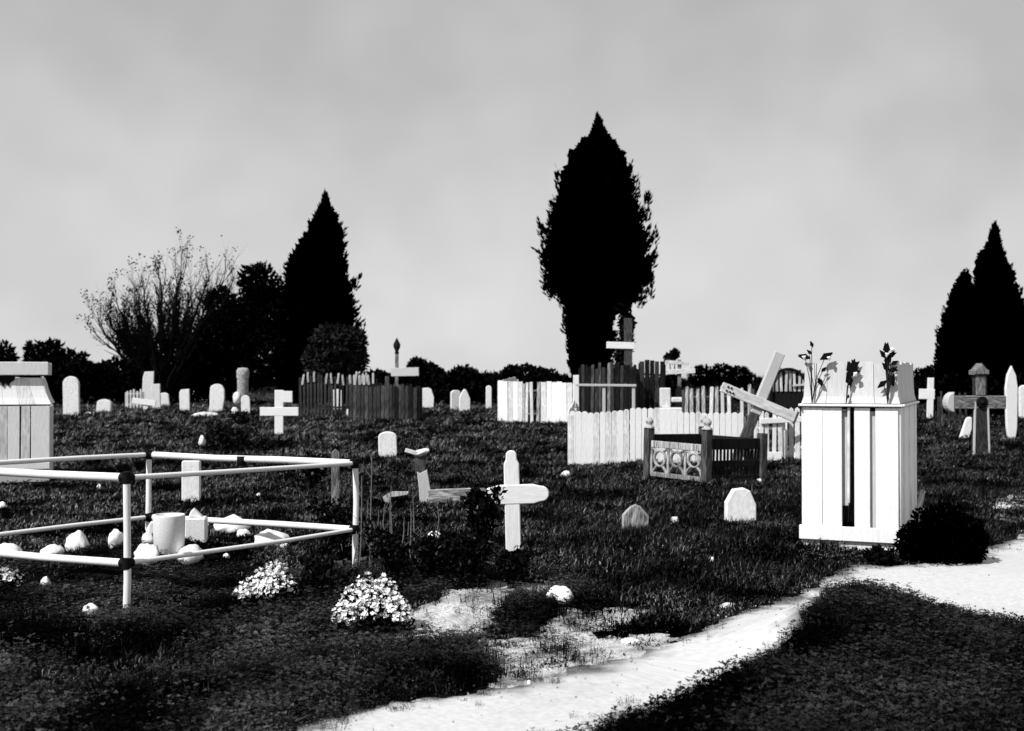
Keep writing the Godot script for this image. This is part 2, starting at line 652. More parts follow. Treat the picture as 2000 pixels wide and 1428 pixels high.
func make_grass() -> void:
	var bx := [[], [], []]
	var bc := [[], [], []]
	var cx := []
	var cc := []
	var tall := FastNoiseLite.new()
	tall.seed = 91
	tall.frequency = 0.55
	var tone := FastNoiseLite.new()
	tone.seed = 92
	tone.frequency = 0.8
	tone.fractal_octaves = 3
	var hump_poly := ground_pts([[1180, 1435], [1300, 1392], [1410, 1358], [1510, 1330], [1590, 1300], [1640, 1255], [1680, 1205], [1730, 1170], [1820, 1180], [1900, 1212], [1990, 1246], [2100, 1256], [2500, 1300], [2900, 1900], [700, 1900]])
	var N := 240000
	for i in N:
		var d := 3.6 * pow(80.0 / 3.6, rng.randf())
		var x := rng.randf_range(-1, 1) * (d * 0.44 + 2.6)
		var z := -d
		var pv := paved(x, z)
		if pv > 0.45 and rng.randf() > 0.7 * pow(maxf(0.0, (0.95 - pv) / 0.5), 2.0): continue
		var on_soil := d < 12.0 and soil_at(Vector2(x, z))
		if on_soil:
			var keep := 0.15 if Geometry2D.is_point_in_polygon(Vector2(x, z), soil_polys[1]) else 0.06
			keep *= 1.0 + 2.5 * tone.get_noise_2d(x * 3.0 + 9.0, z * 3.0)
			if rng.randf() > keep: continue
		var y := H(x, z)
		var t := tall.get_noise_2d(x, z)
		var g := clampf(0.165 + 0.5 * tone.get_noise_2d(x, z) + 0.1 * tall.get_noise_2d(x * 0.6 + 70.0, z * 0.6), 0.01, 0.42)
		# the rank grass between the white cross and the box tomb is lighter and longer
		var rank := smoothstep(0.2, 0.8, x) * smoothstep(8.3, 9.3, d) * smoothstep(22.0, 12.0, d)
		g += 0.05 * rank
		g *= rng.randf_range(0.4, 1.6)
		if rng.randf() < 0.06: g = rng.randf_range(0.2, 0.45)
		var far := smoothstep(6.0, 40.0, d)
		var s := lerpf(0.8, 2.6, far) * rng.randf_range(0.7, 1.3) * lerpf(1.0, 0.4, smoothstep(0.2, 0.6, pv))
		var hs := (1.0 + 0.6 * t + 0.5 * rank) * lerpf(1.0, 0.6, far)
		for c in clear:
			var cd := Vector2(x - c.x, z - c.y).length()
			if cd < c.z: hs *= lerpf(0.25, 1.0, cd / c.z)
		var leafy := x > 0.0 and d < 12.0 and Geometry2D.is_point_in_polygon(Vector2(x, z), hump_poly)
		if leafy or (d < 9.5 and x < 0.6 and rng.randf() < 0.45 + tone.get_noise_2d(x + 40, z)):
			cx.append(X(Vector3(x, y, z), Vector3(rng.randf_range(-0.2, 0.2), rng.randf_range(0, TAU), rng.randf_range(-0.2, 0.2)), Vector3(1, clampf(hs, 0.2, 1.3), 1) * s * rng.randf_range(0.8, 1.4)))
			g *= 0.08 if leafy else 0.17
			cc.append(Color(g, g, g))
			continue
		var q := rng.randi_range(0, 2)
		bx[q].append(X(Vector3(x, y, z), Vector3(rng.randf_range(-0.3, 0.3), rng.randf_range(0, TAU), rng.randf_range(-0.3, 0.3)), Vector3(s, s * maxf(hs, 0.25), s)))
		bc[q].append(Color(g, g, g))
	scatter("grass", tuft(1, 14, 0.055, 0.0042, 0.055, 1.0), bx[0], bc[0], "rough dark grass covering the graveyard ground between the graves", "grass")
	scatter("grass", tuft(2, 14, 0.045, 0.0055, 0.065, 1.3), bx[1], bc[1], "low flattened dark grass spread among the upright blades", "grass")
	scatter("grass", tuft(3, 10, 0.09, 0.0035, 0.05, 0.8), bx[2], bc[2], "longer thin grass blades standing among the graves", "grass")
	scatter("ground_cover", clover(4, 18, 0.075, 0.012), cx, cc, "dark leafy ground cover on the hump beside the path and at lower left", "ground cover")

# ---------------------------------------------------------------- trees
func conifer(called: String, label: String, d: float, prof: Array, sd: int, count: int, spray: float) -> void:
	rng.seed = sd
	var lowest: Array = prof[-1]
	var foot := at((lowest[1] + lowest[2]) / 2.0, lowest[0], d)
	foot.y = H(foot.x, foot.z)
	var t := thing(called, label, "tree", foot)
	var ys := []
	var cs := []
	var ws := []
	for p in prof:
		var a := at(p[1], p[0], d)
		var b := at(p[2], p[0], d)
		ys.append(a.y - foot.y); cs.append((a.x + b.x) / 2 - foot.x); ws.append((b.x - a.x) / 2)
	var st := begin()
	put_tube(st, [Vector3(0, -0.3, 0), Vector3(cs[-1] * 0.5, ys[0] * 0.4, 0), Vector3(cs[0], ys[0] * 0.97, 0)], [0.32, 0.2, 0.02], 9)
	for i in 26:
		var h = rng.randf_range(0.12, 0.85) * ys[0]
		var q := sample(ys, cs, ws, h)
		var a := rng.randf_range(0, TAU)
		var o := Vector3(cos(a), 0.5, sin(a))
		put_tube(st, [Vector3(q.x * 0.8, h, 0), Vector3(q.x, h, 0) + o * q.y * 0.4, Vector3(q.x, h, 0) + o * q.y * 0.85], [0.06, 0.035, 0.008], 5)
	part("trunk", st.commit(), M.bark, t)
	var list := []
	var cols := PackedColorArray()
	# plumes: pointed upright sprays of small scale leaves, most of them at the outside of the crown
	var top: float = ys[0]
	while list.size() < count:
		var h := rng.randf_range(0.0, top * 1.01)
		var q := sample(ys, cs, ws, minf(h, top))
		if rng.randf() > 0.22 + q.y / 1.8: continue
		var a := rng.randf_range(0, TAU)
		var out := Vector3(cos(a), 0, sin(a))
		var wave := 1.0 + 0.3 * fine.get_noise_3d(out.x * 1.3 + sd, h * 0.75, out.z * 1.3) + 0.22 * fine.get_noise_3d(out.x * 3.0, h * 2.2 + sd, out.z * 3.0)
		q.y *= clampf(wave, 0.74, 1.12)
		var rr := (rng.randf_range(1.02, 1.1 if h < top * 0.6 else 1.26) if rng.randf() < 0.22 else rng.randf_range(0.86, 1.05)) if rng.randf() < 0.7 else rng.randf_range(0.3, 0.9)
		var ln := minf(spray * rng.randf_range(1.1, 2.4), q.y * 1.2 + 0.45)
		var spread := rng.randf_range(0.2, 1.0) * clampf(q.y / 0.7, 0.2, 1.0)
		var dir := (out * spread + Vector3.UP + rdir() * 0.18).normalized()
		var tip := Vector3(q.x, h, 0) + out * q.y * rr
		var b := tip - dir * ln
		if b.y < -0.1: b.y = -0.1
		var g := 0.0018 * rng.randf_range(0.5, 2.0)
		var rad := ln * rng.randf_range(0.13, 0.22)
		for k in 34:
			var u := 1.0 - sqrt(rng.randf())
			var side := rdir()
			side = (side - dir * side.dot(dir)).normalized()
			var f := b + dir * ln * (0.05 + 0.85 * u) + side * rad * (1.0 - u) * sqrt(rng.randf())
			var dd := (dir + side * 0.45 * (1.0 - u) + rdir() * 0.25).normalized()
			var l := minf(spray * rng.randf_range(0.25, 0.5), ln * 0.4)
			list.append([f, f + dd * l, dd.cross(rdir()).normalized() * l * 0.17])
			cols.append(Color(g, g, g))
		# heavier inner foliage that closes the crown
		for k in 3:
			var dd := rdir()
			var hs := 0.32 * minf(1.0, q.y)
			var e := Vector3(q.x, h, 0) + rdir() * q.y * 0.74
			list.append([e - dd * hs, e + dd * hs, dd.cross(rdir()).normalized() * hs * 0.7])
			cols.append(Color(g, g, g))
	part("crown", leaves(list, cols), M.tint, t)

func sample(ys: Array, cs: Array, ws: Array, h: float) -> Vector2:
	for i in ys.size() - 1:
		if h <= ys[i] and h >= ys[i + 1]:
			var k: float = (h - ys[i + 1]) / maxf(ys[i] - ys[i + 1], 1e-4)
			return Vector2(lerpf(cs[i + 1], cs[i], k), lerpf(ws[i + 1], ws[i], k))
	return Vector2(cs[-1], ws[-1])

# a rounded leafy mass of several lobes; lobes in pixels: [x, y, half width, half height]
func bush(called: String, label: String, category: String, d: float, lobes: Array, sd: int, count: int, leaf: float, tone: float, group := "") -> Node3D:
	rng.seed = sd
	var cx := 0.0
	for l in lobes: cx += l[0] / lobes.size()
	var foot := at(cx, 760, d)
	foot.y = H(foot.x, foot.z)
	var t := thing(called, label, category, foot, 0.0, group)
	var k := d / F
	var st := begin()
	var list := []
	var cols := PackedColorArray()
	var total := 0.0
	for l in lobes: total += l[2] * l[3]
	for l in lobes:
		var c := at(l[0], l[1], d + rng.randf_range(-0.5, 0.5) * l[2] * k) - foot
		var r := Vector3(l[2], l[3], l[2] * 0.9) * k
		var base := Vector3(0, -0.1, 0)
		put_tube(st, [base, base.lerp(c, 0.5) + Vector3(c.x * 0.1, 0, 0), c], [0.05 + r.x * 0.04, 0.03 + r.x * 0.02, 0.01], 6)
		var n := int(count * l[2] * l[3] / total)
		for i in n:
			var dir := rdir()
			var bulge := 1.0 + 0.22 * fine.get_noise_3dv(dir * 2.2 + c)
			var p := c + dir * r * pow(rng.randf(), 0.28) * bulge
			if p.y < 0.0: p.y = rng.randf_range(0, 0.25)
			var dd := (rdir() + dir * 0.6 + Vector3.UP * 0.3).normalized()
			var ln := leaf * rng.randf_range(0.6, 1.5)
			list.append([p, p + dd * ln, dd.cross(rdir()).normalized() * ln * 0.3])
			var g := tone * rng.randf_range(0.4, 1.9)
			cols.append(Color(g, g, g))
	part("stems", st.commit(), M.bark, t)
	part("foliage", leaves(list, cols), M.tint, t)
	return t

func twig(st: SurfaceTool, tips: Array, p: Vector3, dir: Vector3, len: float, r: float, level: int) -> void:
	var pts := [p]
	var rad := [r]
	var q := p
	var dd := dir
	var n := 4
	for i in n:
		dd = (dd + rdir() * 0.16 + Vector3.UP * 0.10).normalized()
		q += dd * len / n
		pts.append(q)
		rad.append(r * (1.0 - 0.7 * float(i + 1) / n))
		if level < 3:
			for k in rng.randi_range(1, 2):
				var side := (dd + rdir() * 0.75 + Vector3.UP * 0.15).normalized()
				twig(st, tips, q, side, len * rng.randf_range(0.4, 0.62), rad[-1] * 0.75, level + 1)
	put_tube(st, pts, rad, 5 if level < 2 else 4, false)
	tips.append(q)

func bare_tree() -> void:
	rng.seed = 77
	var d := 46.0
	var foot := at(322, 760, d)
	foot.y = H(foot.x, foot.z) - 0.05
	var t := thing("bare_tree", "spreading bare tree with thin upright branches left of the dark conifer", "tree", foot)
	var k := d / F
	var st := begin()
	var tips := []
	var ends := [[195, 610], [205, 565], [228, 590], [240, 520], [262, 505], [290, 520], [305, 480], [322, 560], [345, 500], [360, 470], [378, 515], [408, 470], [420, 530], [440, 480], [468, 490], [485, 560], [215, 640], [250, 640], [395, 580], [455, 560], [222, 545], [275, 560], [300, 600], [335, 520], [350, 610], [370, 570], [425, 610], [400, 520], [250, 575], [285, 640], [310, 540], [188, 585], [330, 640]]
	put_tube(st, [Vector3(0, -0.2, 0), Vector3(-0.05, 0.7, 0)], [0.2, 0.16], 8)
	for e in ends:
		var z := rng.randf_range(-1.6, 1.6)
		var goal := Vector3((e[0] - 322) * k * 0.9, (760 - e[1]) * k * 0.88, z)
		var start := Vector3(rng.randf_range(-0.12, 0.12), 0.6 + rng.randf_range(-0.3, 0.2), 0)
		var mid := start.lerp(goal, 0.5) + Vector3(goal.x * 0.12, -goal.y * 0.03, 0)
		var pts := []
		var rad := []
		for i in 9:
			var u := i / 8.0
			var p := start.lerp(mid, u).lerp(mid.lerp(goal, u), u) + rdir() * 0.05
			pts.append(p)
			rad.append(lerpf(0.11, 0.026, pow(u, 0.8)))
		put_tube(st, pts, rad, 6, false)
		for i in range(3, 9):
			for q in 2:
				var dir: Vector3 = ((pts[i] - pts[i - 1]).normalized() + rdir() * 0.5 + Vector3.UP * 0.3).normalized()
				twig(st, tips, pts[i], dir, rng.randf_range(0.5, 1.3), maxf(0.014, rad[i] * 0.6), 1 if rng.randf() < 0.35 else 2)
	part("trunk_and_branches", st.commit(), M.bark, t)
	var list := []
	for p in tips:
		var dense := 0.12 + 0.5 * fine.get_noise_3dv(p * 0.9)
		if p.x < -0.6 and p.y < 4.6: dense += 0.1
		if rng.randf() > dense: continue
		for i in rng.randi_range(2, 7):
			var dd := rdir()
			var b: Vector3 = p + rdir() * 0.12
			list.append([b, b + dd * 0.09, dd.cross(rdir()).normalized() * 0.035])
	part("withered_leaves", leaves(list), M.leaf, t)

# ---------------------------------------------------------------- graves
func outline(style: String, w: float, h: float) -> Array:
	var a := w / 2
	match style:
		"round": return [Vector2(-a, 0), Vector2(a, 0)] + arc(0, h - a, a, a, 0, 180, 12)
		"soft": return [Vector2(-a * 0.92, 0), Vector2(a * 0.92, 0), Vector2(a, h * 0.3)] + arc(0, h - a * 0.6, a, a * 0.6, 10, 170, 9) + [Vector2(-a, h * 0.3)]
		"gable": return [Vector2(-a, 0), Vector2(a, 0), Vector2(a, h * 0.62), Vector2(a * 0.35, h * 0.93), Vector2(0, h), Vector2(-a * 0.4, h * 0.93), Vector2(-a, h * 0.66)]
		"eight": return [Vector2(-a, 0), Vector2(a, 0), Vector2(a, h * 0.6), Vector2(a * 0.6, h * 0.93), Vector2(a * 0.2, h), Vector2(-a * 0.5, h * 0.97), Vector2(-a, h * 0.66)]
		"shoulder": return [Vector2(-a, 0), Vector2(a * 0.75, 0), Vector2(a * 0.85, h * 0.3), Vector2(a, h * 0.5), Vector2(a, h * 0.8)] + arc(0.02 * w, h - a * 0.62, a * 0.85, a * 0.62, 15, 165, 8) + [Vector2(-a * 0.85, h * 0.7), Vector2(-a * 0.85, h * 0.4)]
		"square": return [Vector2(-a, 0), Vector2(a, 0), Vector2(a, h * 0.97), Vector2(a * 0.9, h), Vector2(-a * 0.9, h), Vector2(-a, h * 0.97)]
		"slant": return [Vector2(-a, 0), Vector2(a, 0), Vector2(a, h), Vector2(-a * 0.7, h * 0.98), Vector2(-a, h * 0.85)]
		"pointed": return [Vector2(-a, 0), Vector2(a, 0), Vector2(a, h * 0.8), Vector2(0, h), Vector2(-a, h * 0.8)]
		"spindle": return [Vector2(-a * 0.5, 0), Vector2(a * 0.5, 0), Vector2(a * 0.85, h * 0.2), Vector2(a, h * 0.7), Vector2(a * 0.7, h * 0.88), Vector2(0, h), Vector2(-a * 0.7, h * 0.88), Vector2(-a, h * 0.7), Vector2(-a * 0.85, h * 0.2)]
	return []

# a grave marker whose foot and top are where the photograph shows them; things of one piece are a single mesh
func slab(called: String, label: String, category: String, x0: float, x1: float, top: float, base: float, style: String, m: Material, thick := 0.1, lean := 0.0, turn := 0.1, group := "") -> MeshInstance3D:
	var p := spot((x0 + x1) / 2, base)
	var k := -p.z / F
	var h := (base - top) * k + 0.08
	p.y -= 0.08
	var o := part(called, extrude(outline(style, (x1 - x0) * k, h), thick, minf(0.012, thick * 0.2)), m, self, X(p, Vector3(0, turn, lean)))
	tag(o, label, category, group)
	return o

func stone(label: String, px: float, py: float, w: float, h: float, sd: int, m: Material, called := "rock", group := "") -> void:
	var p := spot(px, py)
	var k := -p.z / F
	var sx := w * k / 2
	var sy := h * k
	var o := part(called, rock(sd, Vector3(sx, sy * 0.8, sx * 0.8)), m, self, X(p + Vector3(0, sy * 0.25, 0), Vector3(0, sd * 1.7, 0)))
	tag(o, label, "rock", group)

# ---------------------------------------------------------------- fences
func picket_shape(w: float, h: float, style: String) -> Array:
	var a := w / 2
	if style == "point": return [Vector2(-a, 0), Vector2(a, 0), Vector2(a, h - a * 0.9), Vector2(0, h), Vector2(-a, h - a * 0.9)]
	if style == "blunt": return [Vector2(-a, 0), Vector2(a, 0), Vector2(a, h - a * 0.5), Vector2(a * 0.4, h), Vector2(-a * 0.4, h), Vector2(-a, h - a * 0.5)]
	return [Vector2(-a, 0), Vector2(a, 0), Vector2(a, h), Vector2(-a, h)]

func fence(t: Node3D, corners: Array, height: float, pw: float, gap: float, style: String, mats: Array, rail: Material, opt := {}) -> void:
	var tall: float = opt.get("vary", 0.03)
	var skip: float = opt.get("skip", 0.0)
	var mesh := extrude(picket_shape(pw, height, style), 0.02, 0.003)
	for s in corners.size() - 1:
		var a: Vector3 = corners[s]
		var b: Vector3 = corners[s + 1]
		var along := (b - a)
		along.y = 0
		var ln := along.length()
		along /= ln
		var yaw := atan2(-along.z, along.x)
		var out := Vector3(-along.z, 0, along.x) * 0.022
		var n := int(ln / (pw + gap))
		for i in n:
			if rng.randf() < skip: continue
			var p := a + along * ((i + 0.5) * ln / n)
			p.y = H(p.x, p.z) - 0.04
			var wob := rng.randf_range(-1, 1) * float(opt.get("wobble", 0.01))
			part("picket", mesh, mats[rng.randi() % mats.size()], t, X(p + out - t.position, Vector3(0, yaw + rng.randf_range(-0.03, 0.03), wob), Vector3(rng.randf_range(0.9, 1.06), 1.0 + rng.randf_range(-tall, tall), 1)))
		for f in opt.get("rails", [0.25, 0.78]):
			var pa := a + Vector3(0, H(a.x, a.z) - a.y + height * f, 0)
			var pb := b + Vector3(0, H(b.x, b.z) - b.y + height * f, 0)
			beam("rail", t, pa - t.position, pb - t.position, 0.05, 0.03, rail)
		var np := maxi(1, int(round(ln / 1.9)))
		for i in np + (1 if s == corners.size() - 2 else 0):
			var p := a.lerp(b, float(i) / np)
			p.y = H(p.x, p.z) - 0.1
			part("post", box(0.07, height + float(opt.get("post", 0.0)), 0.07), rail, t, X(p - out * 1.6 - t.position, Vector3(0, yaw, 0)))

# a squared bar from a to b (local to its parent): width across, thickness
func beam(called: String, t: Node, a: Vector3, b: Vector3, w: float, th: float, m: Material, extra := 0.0) -> MeshInstance3D:
	var y := (b - a).normalized()
	var z := Vector3.UP if absf(y.y) < 0.7 else Vector3(0, 0, 1)
	z = (Vector3(0, 0, 1) - y * y.z)
	if z.length() < 0.3: z = Vector3(1, 0, 0) - y * y.x
	z = z.normalized()
	var x := y.cross(z)
	return part(called, box(w, a.distance_to(b) + extra, th), m, t, Transform3D(Basis(x, y, z), a))

func pipe(called: String, t: Node, a: Vector3, b: Vector3, r: float, m: Material) -> MeshInstance3D:
	var st := begin()
	var y := b - a
	put_tube(st, [Vector3.ZERO, y * 0.33 + rdir() * 0.009, y * 0.66 + rdir() * 0.009 - Vector3.UP * 0.004, y], [r, r * 1.02, r * 0.98, r], 12)
	return part(called, st.commit(), m, t, Transform3D(Basis.IDENTITY, a))

# ---------------------------------------------------------------- the scene
func _ready() -> void:
	var cam := Camera3D.new()
	cam.name = "camera"
	cam.fov = rad_to_deg(2.0 * atan(714.0 / F))
	cam.position = Vector3(0, EYE, 0)
	cam.rotation.x = PITCH
	cam.near = 0.05
	cam.far = 3000.0
	var lens := CameraAttributesPhysical.new()
	lens.frustum_focal_length = 38.65
	lens.frustum_focus_distance = 9.5
	lens.exposure_aperture = 2.8
	cam.attributes = lens
	add_child(cam)
	cam.fov = rad_to_deg(2.0 * atan(714.0 / F))
	cam.current = true

	var env := Environment.new()
	env.background_mode = Environment.BG_SKY
	env.tonemap_mode = Environment.TONE_MAPPER_LINEAR
	env.tonemap_exposure = 1.0
	env.sdfgi_enabled = true
	env.ssao_enabled = true
	env.ssil_enabled = true
	var pano := PanoramaSkyMaterial.new()
	pano.panorama = ImageTexture.create_from_image(sky_image())
	var sky := Sky.new()
	sky.sky_material = pano
	env.sky = sky
	var we := WorldEnvironment.new()
	we.name = "world_environment"
	we.environment = env
	add_child(we)

	var sun := DirectionalLight3D.new()
	sun.name = "sun"
	sun.light_energy = 1.6
	sun.light_color = Color(1, 1, 1)
	sun.light_angular_distance = 0.5
	sun.shadow_enabled = true
	var el := deg_to_rad(46.0)
	var az := deg_to_rad(47.0)      # left of and behind the camera
	var to_sun := Vector3(-sin(az) * cos(el), sin(el), cos(az) * cos(el))
	add_child(sun)
	sun.look_at_from_position(to_sun * 50.0, Vector3.ZERO)

	rng.seed = 5
	swell.seed = 1; swell.frequency = 0.13
	lumps.seed = 2; lumps.frequency = 0.75; lumps.fractal_octaves = 3
	fine.seed = 3; fine.frequency = 1.0
	make_materials()
	lay_out_ground()
	make_ground()
	make_trees()
	make_fences()
	make_tombs()
	make_markers()
	make_pipe_enclosure()
	make_plants()
	make_stones()
	for q in [[1720, 1095, 0.5], [1660, 1098, 0.6], [1600, 1092, 0.5], [200, 1085, 0.9], [450, 1065, 0.9], [330, 1085, 0.9], [80, 1090, 0.8], [180, 1200, 0.35], [330, 1150, 0.8], [90, 1150, 0.5], [1965, 1020, 0.8], [1980, 990, 1.0], [880, 1240, 0.6], [820, 1255, 0.5], [1100, 1240, 0.6], [755, 1302, 0.25], [1095, 1180, 0.35], [1445, 1024, 0.5], [1240, 1034, 0.4], [1003, 1082, 0.3], [330, 1082, 0.6], [1180, 908, 1.2], [1330, 945, 0.9], [545, 852, 1.0], [870, 995, 0.6], [60, 945, 1.0]]:
		var w := spot(q[0], q[1])
		clear.append(Vector3(w.x, w.z, q[2]))
	make_gravel()
	rng.seed = 6
	make_grass()

func sky_image() -> Image:
	var w := 1024
	var h := 512
	var a := FastNoiseLite.new()
	a.seed = 12; a.frequency = 1.1; a.fractal_octaves = 4; a.fractal_gain = 0.45
	var img := Image.create(w, h, false, Image.FORMAT_RGBF)
	for y in h:
		var up := (0.5 - (y + 0.5) / h) * PI
		var base := lerpf(0.7, 0.49, smoothstep(0.0, 0.36, up))
		base = lerpf(base, 0.40, smoothstep(0.35, 1.2, up))
		for x in w:
			var ar := (x + 0.5) / w * TAU
			var v := Vector3(cos(up) * cos(ar), sin(up) * 1.2, cos(up) * sin(ar))
			var c := a.get_noise_3dv(v * 3.0) + 0.5 * a.get_noise_3dv(v * 8.0 + Vector3(9, 2, 4))
			var g := base * (1.0 + 0.12 * c + 0.06 * a.get_noise_3dv(v * 13.0))
			if up < 0.0: g = 0.3
			img.set_pixel(x, y, Color(g, g, g))
	return img

func lay_out_ground() -> void:
	var pp := ground_pts([[440, 1490], [590, 1415], [690, 1385], [780, 1368], [900, 1362], [1010, 1338], [1120, 1308], [1240, 1286], [1350, 1255], [1450, 1215], [1550, 1172], [1630, 1128], [1690, 1114], [1770, 1113], [1860, 1104], [1940, 1068], [2010, 1040], [2200, 1000], [2600, 965], [2750, 1080], [2260, 1140], [2100, 1262], [1990, 1252], [1900, 1218], [1820, 1186], [1730, 1176], [1680, 1205], [1640, 1255], [1590, 1300], [1510, 1330], [1410, 1358], [1300, 1392], [1180, 1435], [1080, 1500]])
	path_poly = ragged(pp, 0.04, 0.1)
	soil_polys.append(ragged(ground_pts([[742, 1234], [800, 1202], [865, 1186], [890, 1160], [965, 1140], [1050, 1142], [1095, 1152], [1070, 1172], [1000, 1186], [962, 1216], [925, 1246], [850, 1252], [780, 1250]]), 0.04, 0.09))
	soil_polys.append(ragged(ground_pts([[925, 1262], [1035, 1242], [1075, 1206], [1150, 1193], [1250, 1182], [1275, 1202], [1210, 1228], [1165, 1250], [1300, 1246], [1330, 1285], [1180, 1325], [1040, 1360], [960, 1360], [985, 1310], [925, 1284]]), 0.04, 0.12))
	soil_polys.append(ragged(ground_pts([[1930, 996], [1950, 980], [1985, 972], [2080, 970], [2110, 1000], [2060, 1050], [1985, 1058], [1988, 1012], [1950, 1006]]), 0.06, 0.05))
	make_mask()
	# mounds: the hump beside the path, the grave inside the pipe rails, small ones among the graves
	var h0 := flat_spot(1800, 1330)
	bumps.append([h0.x - 0.22, h0.y - 0.3, 0.62, 0.95, 0.36])
	bumps.append([-2.95, -9.75, 0.8, 0.75, 0.3])
	var m1 := flat_spot(890, 1185)
	bumps.append([m1.x, m1.y, 0.5, 0.4, 0.08])
	bumps.append([2.2, -19.9, 0.9, 0.9, 0.06])
	bumps.append([1.2, -10.6, 1.6, 0.9, 0.1])
	bumps.append([-4.5, -24.0, 3.5, 3.0, 0.22])
	bumps.append([-1.0, -25.0, 2.4, 2.0, 0.15])

